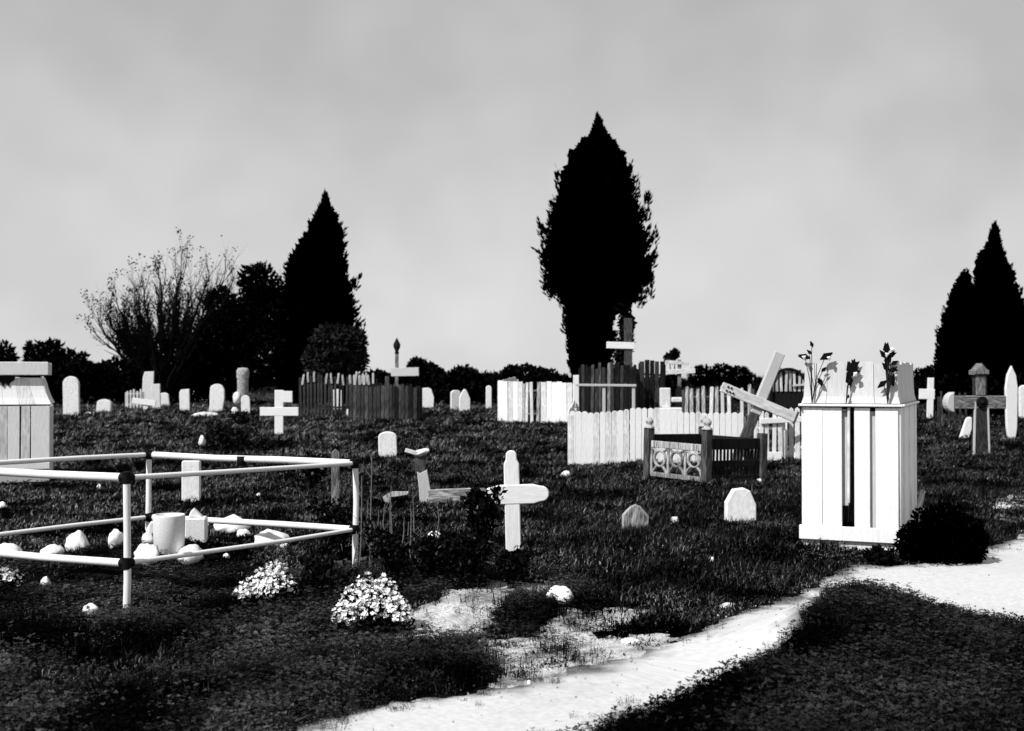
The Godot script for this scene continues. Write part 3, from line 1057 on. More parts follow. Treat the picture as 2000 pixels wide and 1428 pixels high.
func make_trees() -> void:
	conifer("conifer_tree", "tall dark flame-shaped conifer standing alone in the centre behind the fences", 44.0, [[222, 1166, 1170], [240, 1160, 1177], [256, 1154, 1182], [276, 1144, 1198], [292, 1132, 1204], [304, 1116, 1210], [332, 1098, 1236], [362, 1086, 1244], [402, 1073, 1252], [440, 1062, 1264], [470, 1058, 1271], [500, 1060, 1273], [530, 1064, 1272], [552, 1074, 1260], [566, 1084, 1236], [574, 1100, 1200], [586, 1104, 1198], [604, 1105, 1199], [624, 1106, 1200], [652, 1106, 1202], [680, 1108, 1202], [706, 1110, 1202], [740, 1112, 1196], [775, 1116, 1190]], 201, 60000, 0.62)
	conifer("conifer_tree", "dark pointed conifer on the left beside the bare tree", 48.0, [[376, 633, 637], [395, 628, 644], [412, 618, 652], [430, 608, 664], [450, 600, 673], [470, 592, 672], [490, 576, 676], [510, 562, 674], [530, 552, 686], [550, 546, 690], [580, 545, 697], [610, 540, 702], [640, 535, 704], [680, 540, 706], [720, 545, 706], [775, 550, 706]], 202, 50000, 0.62)
	conifer("conifer_tree", "taller of the two dark conifers at the right edge", 38.0, [[435, 1941, 1945], [455, 1935, 1952], [475, 1926, 1958], [500, 1912, 1963], [520, 1903, 1971], [545, 1902, 1982], [570, 1903, 1990], [600, 1900, 1997], [640, 1898, 2008], [680, 1898, 2010], [720, 1902, 2008], [785, 1908, 2000]], 203, 37400, 0.42)
	conifer("conifer_tree", "shorter rounded conifer leaning against the taller one at the right edge", 37.0, [[528, 1880, 1892], [545, 1868, 1897], [570, 1857, 1902], [600, 1848, 1906], [640, 1836, 1908], [670, 1829, 1910], [700, 1828, 1908], [785, 1834, 1902]], 204, 25500, 0.35)
	bush("broadleaf_tree", "dark rounded tree between the bare tree and the left conifer", "tree", 47.0, [[505, 560, 38, 44], [520, 620, 45, 60], [475, 640, 45, 60], [440, 670, 55, 70], [500, 700, 60, 60], [430, 600, 28, 40], [395, 700, 40, 50]], 211, 15000, 0.2, 0.004)
	bush("climbing_shrub", "small greyish shrub clinging to the right side of the central conifer's trunk", "bush", 43.0, [[1216, 596, 12, 14], [1224, 632, 13, 22], [1222, 668, 13, 26], [1216, 705, 12, 30]], 221, 2600, 0.14, 0.012)
	bush("grey_bush", "greyish sunlit bush at the foot of the left conifer", "bush", 43.0, [[650, 672, 42, 36], [675, 700, 40, 42], [632, 705, 38, 40], [690, 670, 24, 28]], 212, 7000, 0.16, 0.02)
	bush("dark_hedge", "low dark shrubs behind the leftmost tall round-topped headstone", "bush", 44.0, [[130, 740, 60, 42], [185, 748, 50, 34], [230, 742, 40, 40], [90, 755, 50, 45]], 213, 6000, 0.18, 0.004)
	bush("dark_hedge", "dark thicket around the foot of the bare tree", "bush", 48.0, [[275, 735, 45, 42], [330, 745, 50, 38], [255, 755, 50, 30], [370, 740, 45, 50], [430, 745, 50, 45]], 214, 8000, 0.18, 0.004)
	bush("dark_hedge", "dark bushes behind the two pale headstones left of the white board fence", "bush", 46.0, [[830, 742, 35, 34], [905, 752, 38, 34], [870, 765, 40, 28], [950, 762, 34, 30], [790, 755, 30, 30]], 215, 6500, 0.17, 0.005)
	bush("dark_hedge", "dark shrubs showing over the top of the white board fence", "bush", 38.0, [[1000, 738, 22, 22], [1030, 736, 26, 20], [1070, 744, 24, 20], [1055, 738, 18, 18]], 216, 3000, 0.12, 0.005)
	bush("dark_hedge", "dark shrub between the dark plank panel and the worn striped fence", "bush", 36.0, [[1312, 752, 20, 20], [1328, 765, 16, 16], [1308, 700, 10, 8], [1318, 692, 8, 7]], 217, 2200, 0.1, 0.006)
	bush("dark_hedge", "dark low bushes behind the worn striped fence and the leaning cross", "bush", 50.0, [[1370, 735, 26, 20], [1412, 730, 24, 18], [1445, 735, 22, 18], [1540, 745, 40, 20]], 218, 3500, 0.14, 0.005)
	bush("dark_hedge", "dark bushes between the white box tomb and the right conifers", "bush", 45.0, [[1800, 742, 26, 20], [1825, 738, 22, 22], [1815, 765, 30, 30]], 219, 2500, 0.15, 0.004)
	bush("dark_hedge", "dark shrubs at the foot of the right conifers behind the grey cross", "bush", 36.0, [[1860, 775, 34, 40], [1920, 780, 40, 40], [1985, 775, 40, 44]], 220, 5000, 0.15, 0.003)
	# the far tree line
	var far := [
		["tree rising behind the left edge, cut by the picture", [[8, 705, 20, 34], [0, 730, 40, 40]]],
		["two thin tree tips in the far treeline left of the round-topped far tree", [[57, 695, 6, 26], [76, 695, 7, 26], [66, 735, 24, 26]]],
		["round-topped far tree in the treeline above the leftmost tall headstone", [[104, 690, 20, 24], [110, 725, 32, 32]]],
		["pointed far tree right of the round-topped one in the left treeline", [[138, 706, 14, 22], [160, 712, 10, 24], [148, 745, 34, 34]]],
		["low far trees between the left treeline and the bare tree", [[190, 738, 30, 22], [215, 745, 34, 22]]],
		["low far bushes right of the grey bush by the left conifer", [[735, 744, 30, 16], [765, 748, 30, 14]]],
		["humped far tree behind the white plank on the dark fence", [[815, 722, 16, 20], [838, 735, 26, 18]]],
		["rounded far tree behind the pale pair of headstones", [[905, 740, 26, 17], [880, 748, 24, 12]]],
		["low far bushes just left of the white board fence", [[965, 745, 30, 12], [940, 750, 30, 10]]],
		["far bushes on the horizon left of the central conifer's trunk", [[1090, 748, 30, 12], [1045, 750, 40, 12]]],
		["far bushes on the horizon above the worn striped fence", [[1290, 750, 50, 12], [1390, 752, 60, 12], [1480, 752, 50, 12]]],
		["far trees on the horizon right of the right-hand conifers", [[2040, 735, 40, 26], [2120, 740, 60, 24], [2200, 745, 60, 20]]],
		["far bushes on the horizon behind the white box tomb", [[1600, 752, 60, 12], [1700, 752, 60, 12]]],
	]
	for i in far.size():
		bush("distant_tree", far[i][0], "tree", 105.0, far[i][1], 240 + i, 1600, 0.42, 0.006, "far treeline")
	bare_tree()

func make_fences() -> void:
	rng.seed = 31
	var w := [M.white, M.white, M.white2, M.white3]
	# white picket enclosure in the middle distance
	var a := spot(1113, 908)
	var b := Vector3((1452 - 1000) / F * (-a.z - 0.1), 0, a.z + 0.1)
	var t := thing("picket_fence", "long white picket fence with pointed pickets behind the small crib fence", "fence", Vector3(a.x, H(a.x, a.z), a.z))
	fence(t, [a, b], 0.97, 0.1, 0.001, "blunt", [M.white, M.white, M.white, M.white, M.white2], M.white2, {"vary": 0.008, "wobble": 0.004})
	rng.seed = 32
	var c := Vector3(a.x + 0.32, 0, a.z - 4.0)
	fence(t, [c, a], 0.97, 0.1, 0.003, "blunt", w, M.white2, {"vary": 0.01})
	# its loose right-hand end
	var e := spot(1478, 902)
	e = Vector3((1478 - 1000) / F * 21.6, 0, -21.6)
	var e2 := Vector3((1600 - 1000) / F * 21.8, 0, -21.8)
	e.y = H(e.x, e.z)
	t = thing("picket_fence", "short white picket fence with gaps between leaning cross and box tomb", "fence", e)
	fence(t, [e, Vector3(lerpf(e.x, e2.x, 0.42), 0, -21.65)], 0.98, 0.075, 0.045, "point", w, M.white2, {"vary": 0.03, "wobble": 0.03, "rails": [0.62]})
	fence(t, [Vector3(lerpf(e.x, e2.x, 0.44), 0, -21.9), e2], 1.0, 0.09, 0.01, "point", w, M.white2, {"vary": 0.02})
	beam("bottom_board", t, Vector3(-0.02, 0.1, 0.06), Vector3(0.44, 0.1, 0.06), 0.16, 0.025, M.white)
	beam("top_board", t, Vector3(0.05, 0.74, 0.06), Vector3(0.9, 0.78, -0.02), 0.1, 0.025, M.white)
	# closed white board fence at the centre
	rng.seed = 33
	a = at(974, 820, 33.0); b = at(1118, 822, 32.0)
	t = thing("board_fence", "white board fence with dark rotten streaks left of the big tree", "fence", Vector3(a.x, H(a.x, a.z), a.z))
	fence(t, [a, a.lerp(b, 0.34)], 1.24, 0.15, 0.002, "flat", w, M.white2, {"vary": 0.01})
	fence(t, [a.lerp(b, 0.35), a.lerp(b, 0.58)], 1.2, 0.09, 0.045, "flat", [M.white3, M.dark_wood2, M.worn, M.white2, M.black_wood], M.grey_wood, {"vary": 0.03, "wobble": 0.03, "skip": 0.04})
	fence(t, [a.lerp(b, 0.59), b], 1.2, 0.15, 0.002, "flat", w, M.white2, {"vary": 0.01})
	fence(t, [Vector3(a.x + 0.5, 0, -36.0), a], 1.22, 0.15, 0.004, "flat", w, M.white2, {"vary": 0.01})
	part("gate_post", box(0.15, 1.35, 0.15), M.white, t, X(Vector3(b.x + 0.1, H(b.x, b.z), b.z) - t.position))
	# tall dark slat fence in front of the big tree, with its white rail
	rng.seed = 34
	a = at(1136, 800, 29.5); b = at(1244, 800, 29.0)
	t = thing("slat_fence", "tall dark fence of uneven slats at the foot of the big tree", "fence", Vector3(a.x, H(a.x, a.z), a.z))
	fence(t, [a, b], 1.68, 0.075, 0.03, "point", [M.dark_wood, M.dark_wood2, M.dark_wood, M.black_wood, M.grey_wood], M.black_wood, {"vary": 0.06, "wobble": 0.02})
	fence(t, [b, Vector3(b.x + 0.15, 0, -32.0)], 1.6, 0.09, 0.01, "point", [M.black_wood, M.dark_wood], M.black_wood, {"vary": 0.05})
	fence(t, [Vector3(a.x + 0.1, 0, -32.0), Vector3(b.x + 0.15, 0, -32.0)], 1.62, 0.11, 0.004, "point", [M.black_wood], M.black_wood, {"vary": 0.05})
	a = at(1126, 850, 27.0); b = at(1243, 850, 27.0)
	var g := Vector3(a.x, H(a.x, a.z), a.z)
	t = thing("rail_fence", "thin pale rail on posts in front of the tall dark slat fence", "fence", g)
	beam("rail", t, at(1124, 752, 27.0) - g, at(1243, 753, 27.0) - g, 0.055, 0.03, M.dull)
	for px in [1180.0, 1238.0]:
		var p := at(px, 752, 27.0) - g
		part("post", box(0.07, p.y, 0.06), M.dull, t, X(Vector3(p.x, 0, p.z - 0.05)))
	# solid dark panel right of it
	rng.seed = 35
	a = at(1250, 800, 31.0); b = at(1298, 800, 31.0)
	t = thing("plank_fence", "dark upright plank panel right of the tall slat fence", "fence", Vector3(a.x, H(a.x, a.z), a.z))
	fence(t, [a, b], 1.75, 0.12, 0.004, "flat", [M.dark_wood, M.black_wood, M.dark_wood], M.black_wood, {"vary": 0.015})
	# worn striped fence
	rng.seed = 36
	a = at(1334, 800, 28.0); b = at(1470, 800, 27.0)
	t = thing("picket_fence", "worn grey picket fence with wide dark gaps left of the leaning cross", "fence", Vector3(a.x, H(a.x, a.z), a.z))
	fence(t, [a, b], 1.2, 0.085, 0.07, "blunt", [M.white3, M.dull, M.worn, M.dull], M.dark_wood2, {"vary": 0.05, "wobble": 0.04, "skip": 0.05})
	fence(t, [Vector3(a.x + 0.2, 0, -30.5), Vector3(b.x + 0.1, 0, -30.0)], 1.1, 0.13, 0.02, "blunt", [M.black_wood], M.black_wood, {"vary": 0.05})
	# dark fences on the left
	rng.seed = 37
	a = at(585, 800, 36.5); b = at(735, 800, 36.0)
	t = thing("picket_fence", "weathered dark picket fence with pale tips below the left conifer", "fence", Vector3(a.x, H(a.x, a.z), a.z))
	fence(t, [a, b], 1.3, 0.07, 0.04, "point", [M.dark_wood, M.black_wood, M.dark_wood], M.black_wood, {"vary": 0.05, "wobble": 0.03})
	var n := 13
	for i in n:
		var p := a.lerp(b, (i + 0.5) / n)
		p.y = H(p.x, p.z)
		if i % 5 == 3: continue
		part("pale_tip", extrude(picket_shape(0.06, 0.34, "point"), 0.02, 0.003), [M.dull, M.worn, M.worn][i % 3], t, X(p - t.position + Vector3(0, 1.03 + rng.randf_range(-0.04, 0.05), 0.06), Vector3(0, 0, rng.randf_range(-0.2, 0.2))))
	rng.seed = 38
	a = at(682, 815, 33.5); b = at(815, 815, 33.0)
	t = thing("picket_fence", "dark plank fence with a pale top board right of the left conifer", "fence", Vector3(a.x, H(a.x, a.z), a.z))
	fence(t, [a, b], 1.08, 0.1, 0.015, "blunt", [M.dark_wood, M.black_wood, M.dark_wood, M.dark_wood2], M.black_wood, {"vary": 0.04, "wobble": 0.015})
	fence(t, [Vector3(a.x + 0.1, 0, -34.6), Vector3(b.x, 0, -34.2)], 1.05, 0.12, 0.004, "flat", [M.black_wood], M.black_wood)
	var pa := at(764, 727, 33.3) - t.position
	var pb := at(818, 726, 33.1) - t.position
	beam("top_board", t, pa, pb, 0.24, 0.04, M.dull)
	pa = at(757, 735, 33.0)
	part("tall_post", box(0.11, pa.y - H(pa.x, pa.z), 0.1), M.dark_wood2, t, X(Vector3(pa.x, H(pa.x, pa.z), pa.z + 0.1) - t.position))
	for i in 5:
		part("loose_tip", extrude(picket_shape(0.07, 0.3, "point"), 0.02, 0.003), [M.worn, M.dull][i % 2], t, X(at(684 + i * 9, 752, 33.6) - t.position, Vector3(0, 0, rng.randf_range(-0.15, 0.15))))
	# low white fence behind the left graves
	rng.seed = 39
	a = at(246, 778, 41.0); b = at(278, 778, 41.0)
	t = thing("picket_fence", "low whitish picket fence between two upright slabs far left", "fence", Vector3(a.x, H(a.x, a.z), a.z))
	fence(t, [a, b], 0.7, 0.07, 0.03, "blunt", [M.dull, M.worn, M.white3], M.dull, {"vary": 0.06})
	# thin dark fence at the far right
	rng.seed = 40
	a = at(1835, 800, 31.0); b = at(1905, 800, 31.0)
	t = thing("picket_fence", "thin dim picket fence under the right conifers behind the grey cross", "fence", Vector3(a.x, H(a.x, a.z), a.z))
	fence(t, [a, b], 0.95, 0.05, 0.09, "point", [M.dark_wood2, M.dark_wood], M.dark_wood, {"vary": 0.1, "wobble": 0.05})
	# tall thin pole with a dark finial
	var p := at(775, 722, 36.0)
	p.y = H(p.x, p.z)
	t = thing("finial_post", "thin pole with a dark carved finial standing above the dark plank fence", "post", p)
	var hh := at(775, 690, 36.0).y - p.y
	part("pole", box(0.1, hh, 0.1), M.grey_wood, t)
	part("finial", lathe([Vector2(0.0, 0), Vector2(0.07, 0.02), Vector2(0.05, 0.1), Vector2(0.1, 0.2), Vector2(0.11, 0.3), Vector2(0.05, 0.42), Vector2(0.03, 0.46), Vector2(0, 0.52)], 10), M.black_wood, t, X(Vector3(0, hh - 0.03, 0)))

func flare_side(t: Node3D, len: float, n: int, prof: Array, base: Transform3D, m: Array) -> void:
	# prof: [inset, height]; boards that lean in with the curve and narrow towards the top
	for i in n:
		var st := begin()
		var x0 := lerpf(-len / 2, len / 2, float(i) / n) + 0.002
		var x1 := lerpf(-len / 2, len / 2, float(i + 1) / n) - 0.002
		for k in prof.size() - 1:
			var a: Array = prof[k]
			var b: Array = prof[k + 1]
			var sa: float = (len - 2 * a[0]) / len
			var sb: float = (len - 2 * b[0]) / len
			var q := [Vector3(x0 * sa, a[1], -a[0]), Vector3(x1 * sa, a[1], -a[0]), Vector3(x1 * sb, b[1], -b[0]), Vector3(x0 * sb, b[1], -b[0])]
			var nn := Vector3(0, b[0] - a[0], b[1] - a[1]).normalized()
			var r := []
			for v in q: r.append(v - nn * 0.018)
			face(st, q, nn)
			face(st, r, -nn)
			face(st, [q[0], q[3], r[3], r[0]], Vector3.LEFT)
			face(st, [q[1], q[2], r[2], r[1]], Vector3.RIGHT)
			if k == 0: face(st, [q[0], q[1], r[1], r[0]], Vector3.DOWN)
			if k == prof.size() - 2: face(st, [q[3], q[2], r[2], r[3]], Vector3.UP)
		part("coping_board", st.commit(), m[i % m.size()], t, base * Transform3D(Basis.from_scale(Vector3(1, rng.randf_range(0.95, 1.04), 1)), Vector3.ZERO))

func make_tombs() -> void:
	# the white box tomb on the right: a boarded grave house
	rng.seed = 51
	var yaw := deg_to_rad(-23.0)
	var ax := Vector3(cos(yaw), 0, -sin(yaw))
	var az := Vector3(sin(yaw), 0, cos(yaw))
	var w := 0.84
	var L := 1.9
	var fr := spot(1757, 1086)
	var c := fr - ax * w / 2 - az * L / 2
	c.y = fr.y - 0.02
	var t := thing("grave_enclosure", "tall white boarded grave box with flared top at right beside the path", "grave", c, yaw)
	var zf := L / 2
	var H1 := 1.34
	# front boards: [left, right, bottom, top]
	var fb := [[-0.415, -0.245, 0.24, 1.33, "white"], [-0.241, -0.072, 0.24, 1.33, "white"], [-0.026, -0.004, 0.47, 1.33, "white2"], [0.036, 0.172, 0.24, 1.33, "white"], [0.222, 0.416, 0.24, 1.33, "white"]]
	for b in fb:
		part("board", box(b[1] - b[0], b[3] - b[2], 0.024, 0.004), M[b[4]], t, X(Vector3((b[0] + b[1]) / 2, b[2], zf + rng.randf_range(-0.002, 0.003)), Vector3(0, 0, rng.randf_range(-0.004, 0.004))))
	# recessed greyer boards seen through the gaps
	part("inner_board", box(0.06, 0.88, 0.02), M.dull, t, X(Vector3(-0.05, 0.44, zf - 0.05)))
	part("inner_board", box(0.09, 1.1, 0.02), M.dull, t, X(Vector3(0.2, 0.2, zf - 0.04)))
	part("bottom_rail", box(0.9, 0.13, 0.03), M.white, t, X(Vector3(0, 0.13, zf + 0.03)))
	part("skirt_board", box(0.84, 0.3, 0.024), M.white2, t, X(Vector3(0, -0.16, zf - 0.004)))
	for s in [1.0, -1.0]:
		var n := 9
		for i in n:
			var bw := L / n
			part("side_board", box(bw - 0.006, 1.33 - 0.05, 0.024, 0.004), [M.white, M.white2, M.white][i % 3], t, X(Vector3(s * (w / 2 + 0.002), 0.05, zf - 0.016 - bw * (i + 0.5)), Vector3(0, PI / 2, rng.randf_range(-0.004, 0.004))))
	for i in 5:
		part("back_board", box(w / 5 - 0.004, 1.28, 0.024, 0.004), M.white2, t, X(Vector3(lerpf(-w / 2, w / 2, (i + 0.5) / 5), 0.05, -zf)))
	for sx in [-1.0, 1.0]:
		for sz in [-1.0, 1.0]:
			part("corner_post", box(0.07, H1 - 0.01, 0.07), M.white2, t, X(Vector3(sx * (w / 2 - 0.05), 0, sz * (zf - 0.05))))
	for s in [1.0, -1.0]:
		part("ledge", box(w + 0.07, 0.022, 0.08, 0.008), M.white, t, X(Vector3(0, H1, s * (zf + 0.01))))
		part("ledge", box(0.08, 0.022, L - 0.065, 0.008), M.white, t, X(Vector3(s * (w / 2 + 0.007), H1 + 0.001, 0)))
	part("floor_board", box(w - 0.08, 0.02, L - 0.08), M.dark_wood, t, X(Vector3(0, H1 - 0.06, 0)))
	var prof := [[-0.012, 0.0], [0.006, 0.06], [0.012, 0.15], [0.015, 0.26], [0.016, 0.37]]
	var up := H1 + 0.03
	flare_side(t, w, 4, prof, X(Vector3(0, up, zf)), [M.pale, M.pale2])
	flare_side(t, w, 4, prof, X(Vector3(0, up, -zf), Vector3(0, PI, 0)), [M.pale, M.pale2])
	flare_side(t, L, 8, prof, X(Vector3(w / 2, up, 0), Vector3(0, PI / 2, 0)), [M.pale, M.pale2])
	flare_side(t, L, 8, prof, X(Vector3(-w / 2, up, 0), Vector3(0, -PI / 2, 0)), [M.pale, M.pale2])
	part("lid", box(w - 0.08, 0.02, L - 0.08, 0.006), M.dull, t, X(Vector3(0, up + 0.33, 0)))
	part("loose_board", box(0.1, 0.34, 0.02), M.worn, t, X(Vector3(w / 2 + 0.06, 0.18, zf - 1.1), Vector3(0.1, 1.2, -0.25)))
	# sprays of leaves and pale flowers on the ledge
	sprig("spray of dark leaves on the left end of the white box tomb's ledge", t, Vector3(-0.33, up, zf + 0.045), [[-0.06, 0.42, 0.09, 80], [0.0, 0.53, 0.05, 20], [0.12, 0.42, 0.1, -80], [0.1, 0.3, 0.05, -60], [0.07, 0.2, 0.07, -150], [-0.02, 0.46, 0.05, 60]], 61)
	sprig("single dark tulip-shaped bloom in the middle of the white box tomb's ledge", t, Vector3(-0.03, up, zf + 0.045), [[0.04, 0.3, 0.11, 15], [0.06, 0.33, 0.1, -30], [0.05, 0.28, 0.1, -70], [0.03, 0.2, 0.1, 10], [0.02, 0.06, 0.03, 0], [0.07, 0.35, 0.07, 0]], 62)
	sprig("tall spray of dark leaves on the right end of the white box tomb's ledge", t, Vector3(0.33, up, zf + 0.045), [[-0.01, 0.48, 0.09, 10], [-0.03, 0.43, 0.08, 50], [0.03, 0.43, 0.07, -40], [0.0, 0.38, 0.09, -10], [0.05, 0.36, 0.06, -60], [-0.01, 0.32, 0.08, 30], [0.04, 0.3, 0.07, -80], [-0.04, 0.18, 0.08, 140], [0.03, 0.2, 0.1, 0]], 63)

	# the boarded grave box cut by the left edge
	rng.seed = 52
	fr = spot(97, 941)
	var k := -fr.z / F
	w = 2.0
	L = 1.6
	yaw = 0.34
	ax = Vector3(cos(yaw), 0, -sin(yaw))
	az = Vector3(sin(yaw), 0, cos(yaw))
	c = fr - ax * w / 2 - az * L / 2
	c.y = fr.y
	t = thing("grave_enclosure", "white boarded grave box with curved top and broken hole, cut by left edge", "grave", c, yaw)
	zf = L / 2
	H1 = 150 * k
	var x := w / 2
	var wid := [0.27, 0.16, 0.17, 0.16, 0.2, 0.16, 0.22, 0.18, 0.2, 0.2]
	for i in wid.size():
		if x < -w / 2 + 0.1: break
		var bw: float = minf(wid[i], x + w / 2)
		var gp := 0.035 if i == 1 else 0.008
		part("board", box(bw - gp, H1 - 0.2, 0.024, 0.004), [M.white, M.white2, M.white, M.white3][i % 4], t, X(Vector3(x - bw / 2, 0.18, zf), Vector3(0, 0, rng.randf_range(-0.01, 0.01))))
		x -= bw
	part("bottom_rail", box(w, 0.1, 0.03), M.white, t, X(Vector3(0, 0.2, zf + 0.032)))
	part("skirt_board", box(w - 0.02, 0.24, 0.024), M.dull, t, X(Vector3(0, -0.05, zf - 0.002)))  # greyer material paints the shadow along the foot
	for s in [1.0, -1.0]:
		for i in 8:
			var bw := L / 8
			part("side_board", box(bw - 0.006, H1 - 0.03, 0.024, 0.004), [M.white2, M.white3][i % 2], t, X(Vector3(s * (w / 2 - 0.014), 0, zf - 0.016 - bw * (i + 0.5)), Vector3(0, PI / 2, 0)))
	for i in 8:
		part("back_board", box(w / 8 - 0.006, H1 - 0.03, 0.024, 0.004), M.white2, t, X(Vector3(lerpf(-w / 2, w / 2, (i + 0.5) / 8), 0, -zf + 0.03)))
	for sx in [-1.0, 1.0]:
		for sz in [-1.0, 1.0]:
			part("corner_post", box(0.08, H1 - 0.01, 0.08), M.white2, t, X(Vector3(sx * (w / 2 - 0.07), 0, sz * (zf - 0.07))))
	part("ceiling_board", box(w - 0.06, 0.02, L - 0.1), M.dark_wood, t, X(Vector3(0, H1 - 0.05, 0)))
	var pf := [[-0.02, 0.0], [0.03, 0.1], [0.07, 0.22], [0.1, 0.34], [0.13, 0.42]]
	flare_side(t, w, 9, pf, X(Vector3(0, H1 + 0.01, zf)), [M.white, M.white2, M.white])
	flare_side(t, w, 9, pf, X(Vector3(0, H1 + 0.01, -zf), Vector3(0, PI, 0)), [M.white2])
	flare_side(t, L, 7, pf, X(Vector3(w / 2, H1 + 0.01, 0), Vector3(0, PI / 2, 0)), [M.white2, M.white3])
	flare_side(t, L, 7, pf, X(Vector3(-w / 2, H1 + 0.01, 0), Vector3(0, -PI / 2, 0)), [M.white2])
	part("top_board", box(w - 0.06, 0.2, 0.04), M.white, t, X(Vector3(0, H1 + 0.46, zf - 0.04)))
	part("top_board", box(w - 0.06, 0.2, 0.04), M.white2, t, X(Vector3(0, H1 + 0.46, -zf + 0.04)))
	for s in [1.0, -1.0]:
		part("top_board", box(0.04, 0.2, L - 0.13), M.white2, t, X(Vector3(s * (w / 2 - 0.06), H1 + 0.459, 0)))
	# black jagged plate painting the shade inside the hole rotted in the coping
	var hx := (15.0 - 97.0) * k + w / 2
	part("rotted_hole_shade", extrude([Vector2(-0.15, 0.16), Vector2(-0.11, 0.03), Vector2(-0.06, 0.07), Vector2(-0.03, -0.02), Vector2(0.01, 0.05), Vector2(0.05, -0.01), Vector2(0.08, 0.06), Vector2(0.13, 0.09), Vector2(0.15, 0.17)], 0.01, 0.001), M.iron, t, X(Vector3(hx, H1 + 0.29, zf - 0.068), Vector3(-0.3, 0, 0)))

	# small crib-like grave fence with turned posts
	rng.seed = 53
	var B := spot(1379, 943)
	var A := B + Vector3(-0.72, 0, -0.98)
	var D := B + Vector3(0.94, 0, -0.68)
	var E := A + (D - B)
	for v in [A, B, D, E]: pass
	B.y = H(B.x, B.z); A.y = H(A.x, A.z); D.y = H(D.x, D.z); E.y = H(E.x, E.z)
	t = thing("crib_fence", "small dark crib-like grave fence with scrolled end and capped posts", "grave fence", B)
	for p in [A, B, D, E]:
		var q: Vector3 = p - B
		part("corner_post", box(0.12, 0.76, 0.12), M.dark_wood2, t, X(q, Vector3(0, 0.6, 0)))
		if p == D: continue
		var cap := part("post_cap", lathe([Vector2(0, 0), Vector2(0.12, 0.0), Vector2(0.135, 0.03), Vector2(0.08, 0.06), Vector2(0.07, 0.09), Vector2(0.1, 0.13), Vector2(0.1, 0.17), Vector2(0.06, 0.21), Vector2(0.02, 0.24), Vector2(0, 0.25)], 12), M.mottled2, t, X(q + Vector3(0, 0.755, 0), Vector3.ZERO, Vector3(0.62, 0.75, 0.62)))
	t.rotation.z = -0.025
	panel(t, A - B, Vector3.ZERO, true)
	panel(t, Vector3.ZERO, D - B, false)
	panel(t, A - B, E - B, false, 0)
	panel(t, E - B, D - B, false, 0)

	# weathered arched hood
	var p := at(1540, 800, 29.0)
	p.y = H(p.x, p.z)
	t = thing("arched_hood", "arched grave shelter with slatted top behind the white pickets", "grave shelter", p)
	var hh := at(1540, 765, 29.0).y - p.y
	var R := 36 * 29.0 / F
	var ar := at(1540, 755, 29.0).y - p.y
	var outer := arc(0, ar, R, R * 1.02, 0, 180, 16)
	var inner := arc(0, ar, R - 0.05, R * 1.02 - 0.06, 180, 0, 16)
	part("arch_frame", extrude(outer + inner, 0.1, 0.005), M.iron, t)
	for i in 8:
		var xx := lerpf(-R + 0.07, R - 0.07, i / 7.0)
		var top: float = ar + sqrt(maxf(0.01, R * R - xx * xx)) - 0.04
		part("slat", box(0.06, top - hh, 0.02), [M.dull, M.worn, M.white3][i % 3], t, X(Vector3(xx, hh, -0.02), Vector3(0, 0, 0.04 * (i % 3 - 1))))
	for i in 8:
		part("lower_board", box(0.11, hh - 0.02, 0.03), M.black_wood, t, X(Vector3(lerpf(-R + 0.06, R - 0.06, i / 7.0), 0, -0.06)))
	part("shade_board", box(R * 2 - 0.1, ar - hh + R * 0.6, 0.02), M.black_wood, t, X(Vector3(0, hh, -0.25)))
	beam("cross_rail", t, Vector3(0.1, ar + 0.02, 0.03), Vector3(R + 0.02, ar + 0.05, 0.03), 0.05, 0.03, M.dull)
	for s in [-1.0, 1.0]:
		part("post", box(0.06, ar, 0.08), M.iron, t, X(Vector3(s * (R - 0.03), 0, 0)))

	# small monument with a stone block and ledge
	p = at(1305, 800, 30.0)
	p.y = H(p.x, p.z)
	t = thing("stone_monument", "small grey stone pedestal right of the dark plank panel", "monument", p)
	var y0 := at(1305, 796, 30.0).y - p.y
	part("plinth", box(0.7, maxf(0.2, y0), 0.5, 0.02), M.concrete, t)
	part("block", box(0.26, 0.5, 0.25, 0.02), M.stone2, t, X(Vector3(-0.08, maxf(0.2, y0), 0)))
	part("ledge", box(0.4, 0.12, 0.3, 0.02), M.stone2, t, X(Vector3(0.27, maxf(0.2, y0) + 0.14, 0)))

